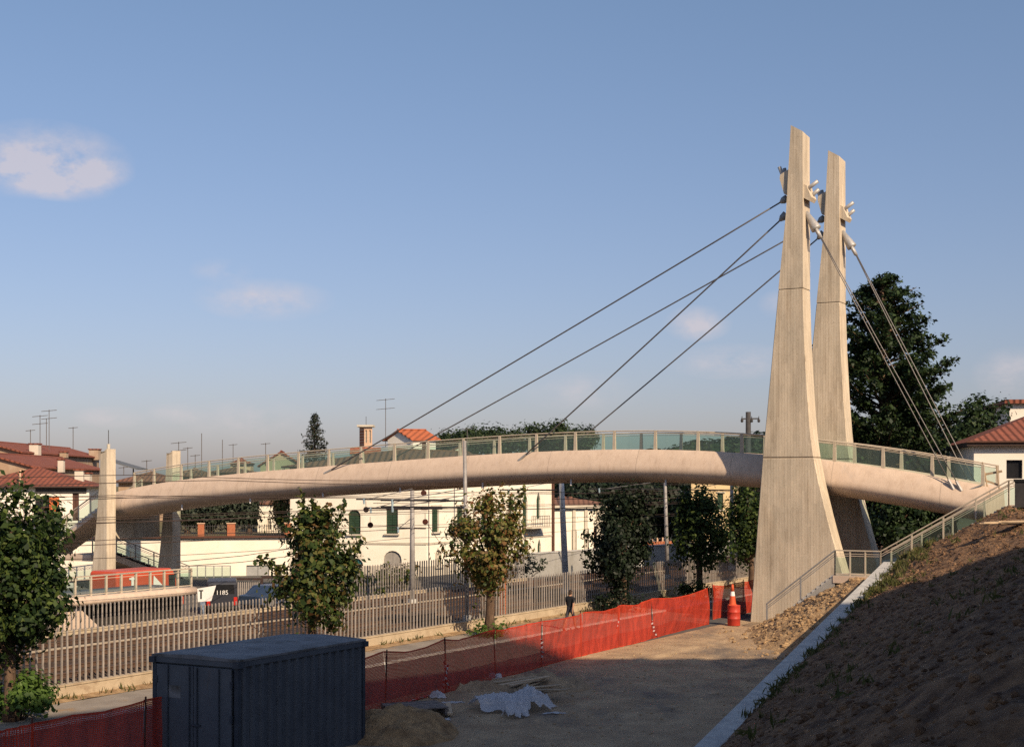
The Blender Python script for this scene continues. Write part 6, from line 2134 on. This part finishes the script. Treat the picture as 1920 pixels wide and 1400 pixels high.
# ---- umbrella pines and small trees behind the deck
for i, (px, yt, yb, rp, D) in enumerate([(892, 808, 850, 26, 165), (942, 806, 846, 38, 170), (1000, 798, 846, 52, 175), (1050, 797, 846, 44, 172), (1092, 806, 846, 28, 178), (842, 818, 850, 18, 165), (866, 812, 850, 14, 160)]):
    round_tree('umbrella_pine', px, D, yt, yb, rp, ['small round pine at the left end of the pine group', 'pine second in the row above the deck', 'broad pine at the highest point of the row above the deck', 'broad pine right of the highest one above the deck', 'pine at the right end of the row above the deck', 'low dark tree right of the small white house', 'small pointed dark tree beside the pine group'][i],
               'leaf_pine', 60 + i, 60, 60, .42, .34, group='pines on the skyline')
for i, (px, yt, yb, rp) in enumerate([(352, 932, 985, 22), (395, 928, 985, 26), (432, 925, 985, 26), (466, 924, 985, 20)]):
    round_tree('olive_tree', px, 107, yt, yb, rp, ['leftmost grey-green garden tree behind the iron railing', 'grey-green garden tree behind the first brick pier', 'grey-green garden tree behind the second brick pier', 'grey-green garden tree left of the cream outbuilding'][i], 'leaf_olive', 80 + i, 45, 70, .28, .24, zb=ZW, group='grey-green garden trees')
iv = round_tree('creeper', 531, 104.5, 918, 990, 15, 'brownish creeper hanging on the left edge of the villa', 'leaf_autumn', 95, 40, 50, .25, .2, zb=ZW, cat='plant')
round_tree('small_tree', 505, 115, 915, 955, 18, 'brown-green tree crown behind the cream outbuilding', 'leaf_mid', 96, 30, 50, .3, .24, zb=ZW)
for i, (px, yt, yb, rp, D) in enumerate([(1075, 905, 960, 40, 132), (1130, 902, 965, 45, 135), (1190, 900, 985, 45, 134), (1250, 900, 995, 45, 136), (1400, 900, 1010, 40, 134), (1012 + 50, 930, 985, 18, 124)]):
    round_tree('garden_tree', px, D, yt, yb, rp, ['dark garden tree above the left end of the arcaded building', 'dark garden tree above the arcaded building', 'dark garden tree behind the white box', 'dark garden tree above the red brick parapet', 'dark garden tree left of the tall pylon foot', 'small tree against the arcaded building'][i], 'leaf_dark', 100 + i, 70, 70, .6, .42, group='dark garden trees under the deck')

# ---- wooded hill behind everything
def hill_h(x, y):
    h = 0
    for (cx, cy, rx, ry, hh) in [(30, 330, 60, 110, 6.0), (78, 330, 58, 110, 12.5), (190, 340, 140, 130, 9.0), (-80, 420, 160, 120, 5.0), (330, 360, 160, 160, 12.0)]:
        d = ((x - cx) / rx) ** 2 + ((y - cy) / ry) ** 2
        h += hh * math.exp(-d * 1.2) * .8
    return h * sstep(150, 250, y) + 1.2 * fbm(x, y, .02, 3) * sstep(150, 260, y) - .6
tag(grid('hills', rng(-260, 420, 90), rng(140, 560, 60), lambda x, y: V(x, y, hill_h(x, y)), 'hill_soil'), kind='structure')
rnd = np.random.RandomState(9)
C, Nn = [], []
for k in range(2600):
    y = 205 + 200 * rnd.rand() ** 1.3
    x = y * (rnd.rand() * .62 - .22)
    z = hill_h(x, y)
    if z < 2.0: continue
    q = 26
    rr = 1.4 + 1.6 * rnd.rand()
    d = rnd.normal(size=(q, 3)); d /= np.linalg.norm(d, axis=1)[:, None]
    C.append(np.array([x, y, z + .9]) + d * rr * np.array([1, 1, .8]))
    Nn.append(d + [0, 0, .5])
wd = leaf_mesh('woods', np.concatenate(C), np.concatenate(Nn), 1.3, 'leaf_pine', 9, None, aspect=.8)
tag(wd, 'dark woods covering the hill behind the bridge', None, None, 'stuff')

# ---- grass and weeds
rnd = np.random.RandomState(31)
w_ = Vector((18.4, 52.6, 0)) - K0
pk = bank_pt(w_.dot(KU), w_.dot(KV))
planks('plank_pile', 'reddish boards lying on the bank at the right edge below the landing', pk + Z * .05, 6, 2.4, .2, .1, 'wood_plank', .25, z0=.05)
C, Nn = [], []
random.seed(77)
def tuft(w, n, h):
    for _ in range(n):
        C.append([w.x + random.gauss(0, .10), w.y + random.gauss(0, .10), w.z + h * random.uniform(.2, .8)])
        a = random.random() * 6.28
        Nn.append([math.cos(a), math.sin(a), .15])
for k in range(70):
    u = random.uniform(2, KL + 1); tuft(bank_pt(u, .30 + abs(random.gauss(0, .25))), 14, .16)
for k in range(45):
    u = random.uniform(19, KL + 1); tuft(bank_pt(u, .4 + abs(random.gauss(0, .9))), 26, .26)
for k in range(90):
    tuft(bank_pt(random.uniform(-10, 28), random.uniform(.6, 8)), 9, .14)
for k in range(60):
    r = random.uniform(-30, 40); tuft(RAIL(r, random.uniform(-.6, -.15), .08), 7, .12)
g = leaf_mesh('weeds', C, Nn, .24, 'grass_dry', 31, None, aspect=.16, droop=-1.5)
tag(g, 'sparse weeds and dry grass along the coping, the bank and the fence', None, None, 'stuff')
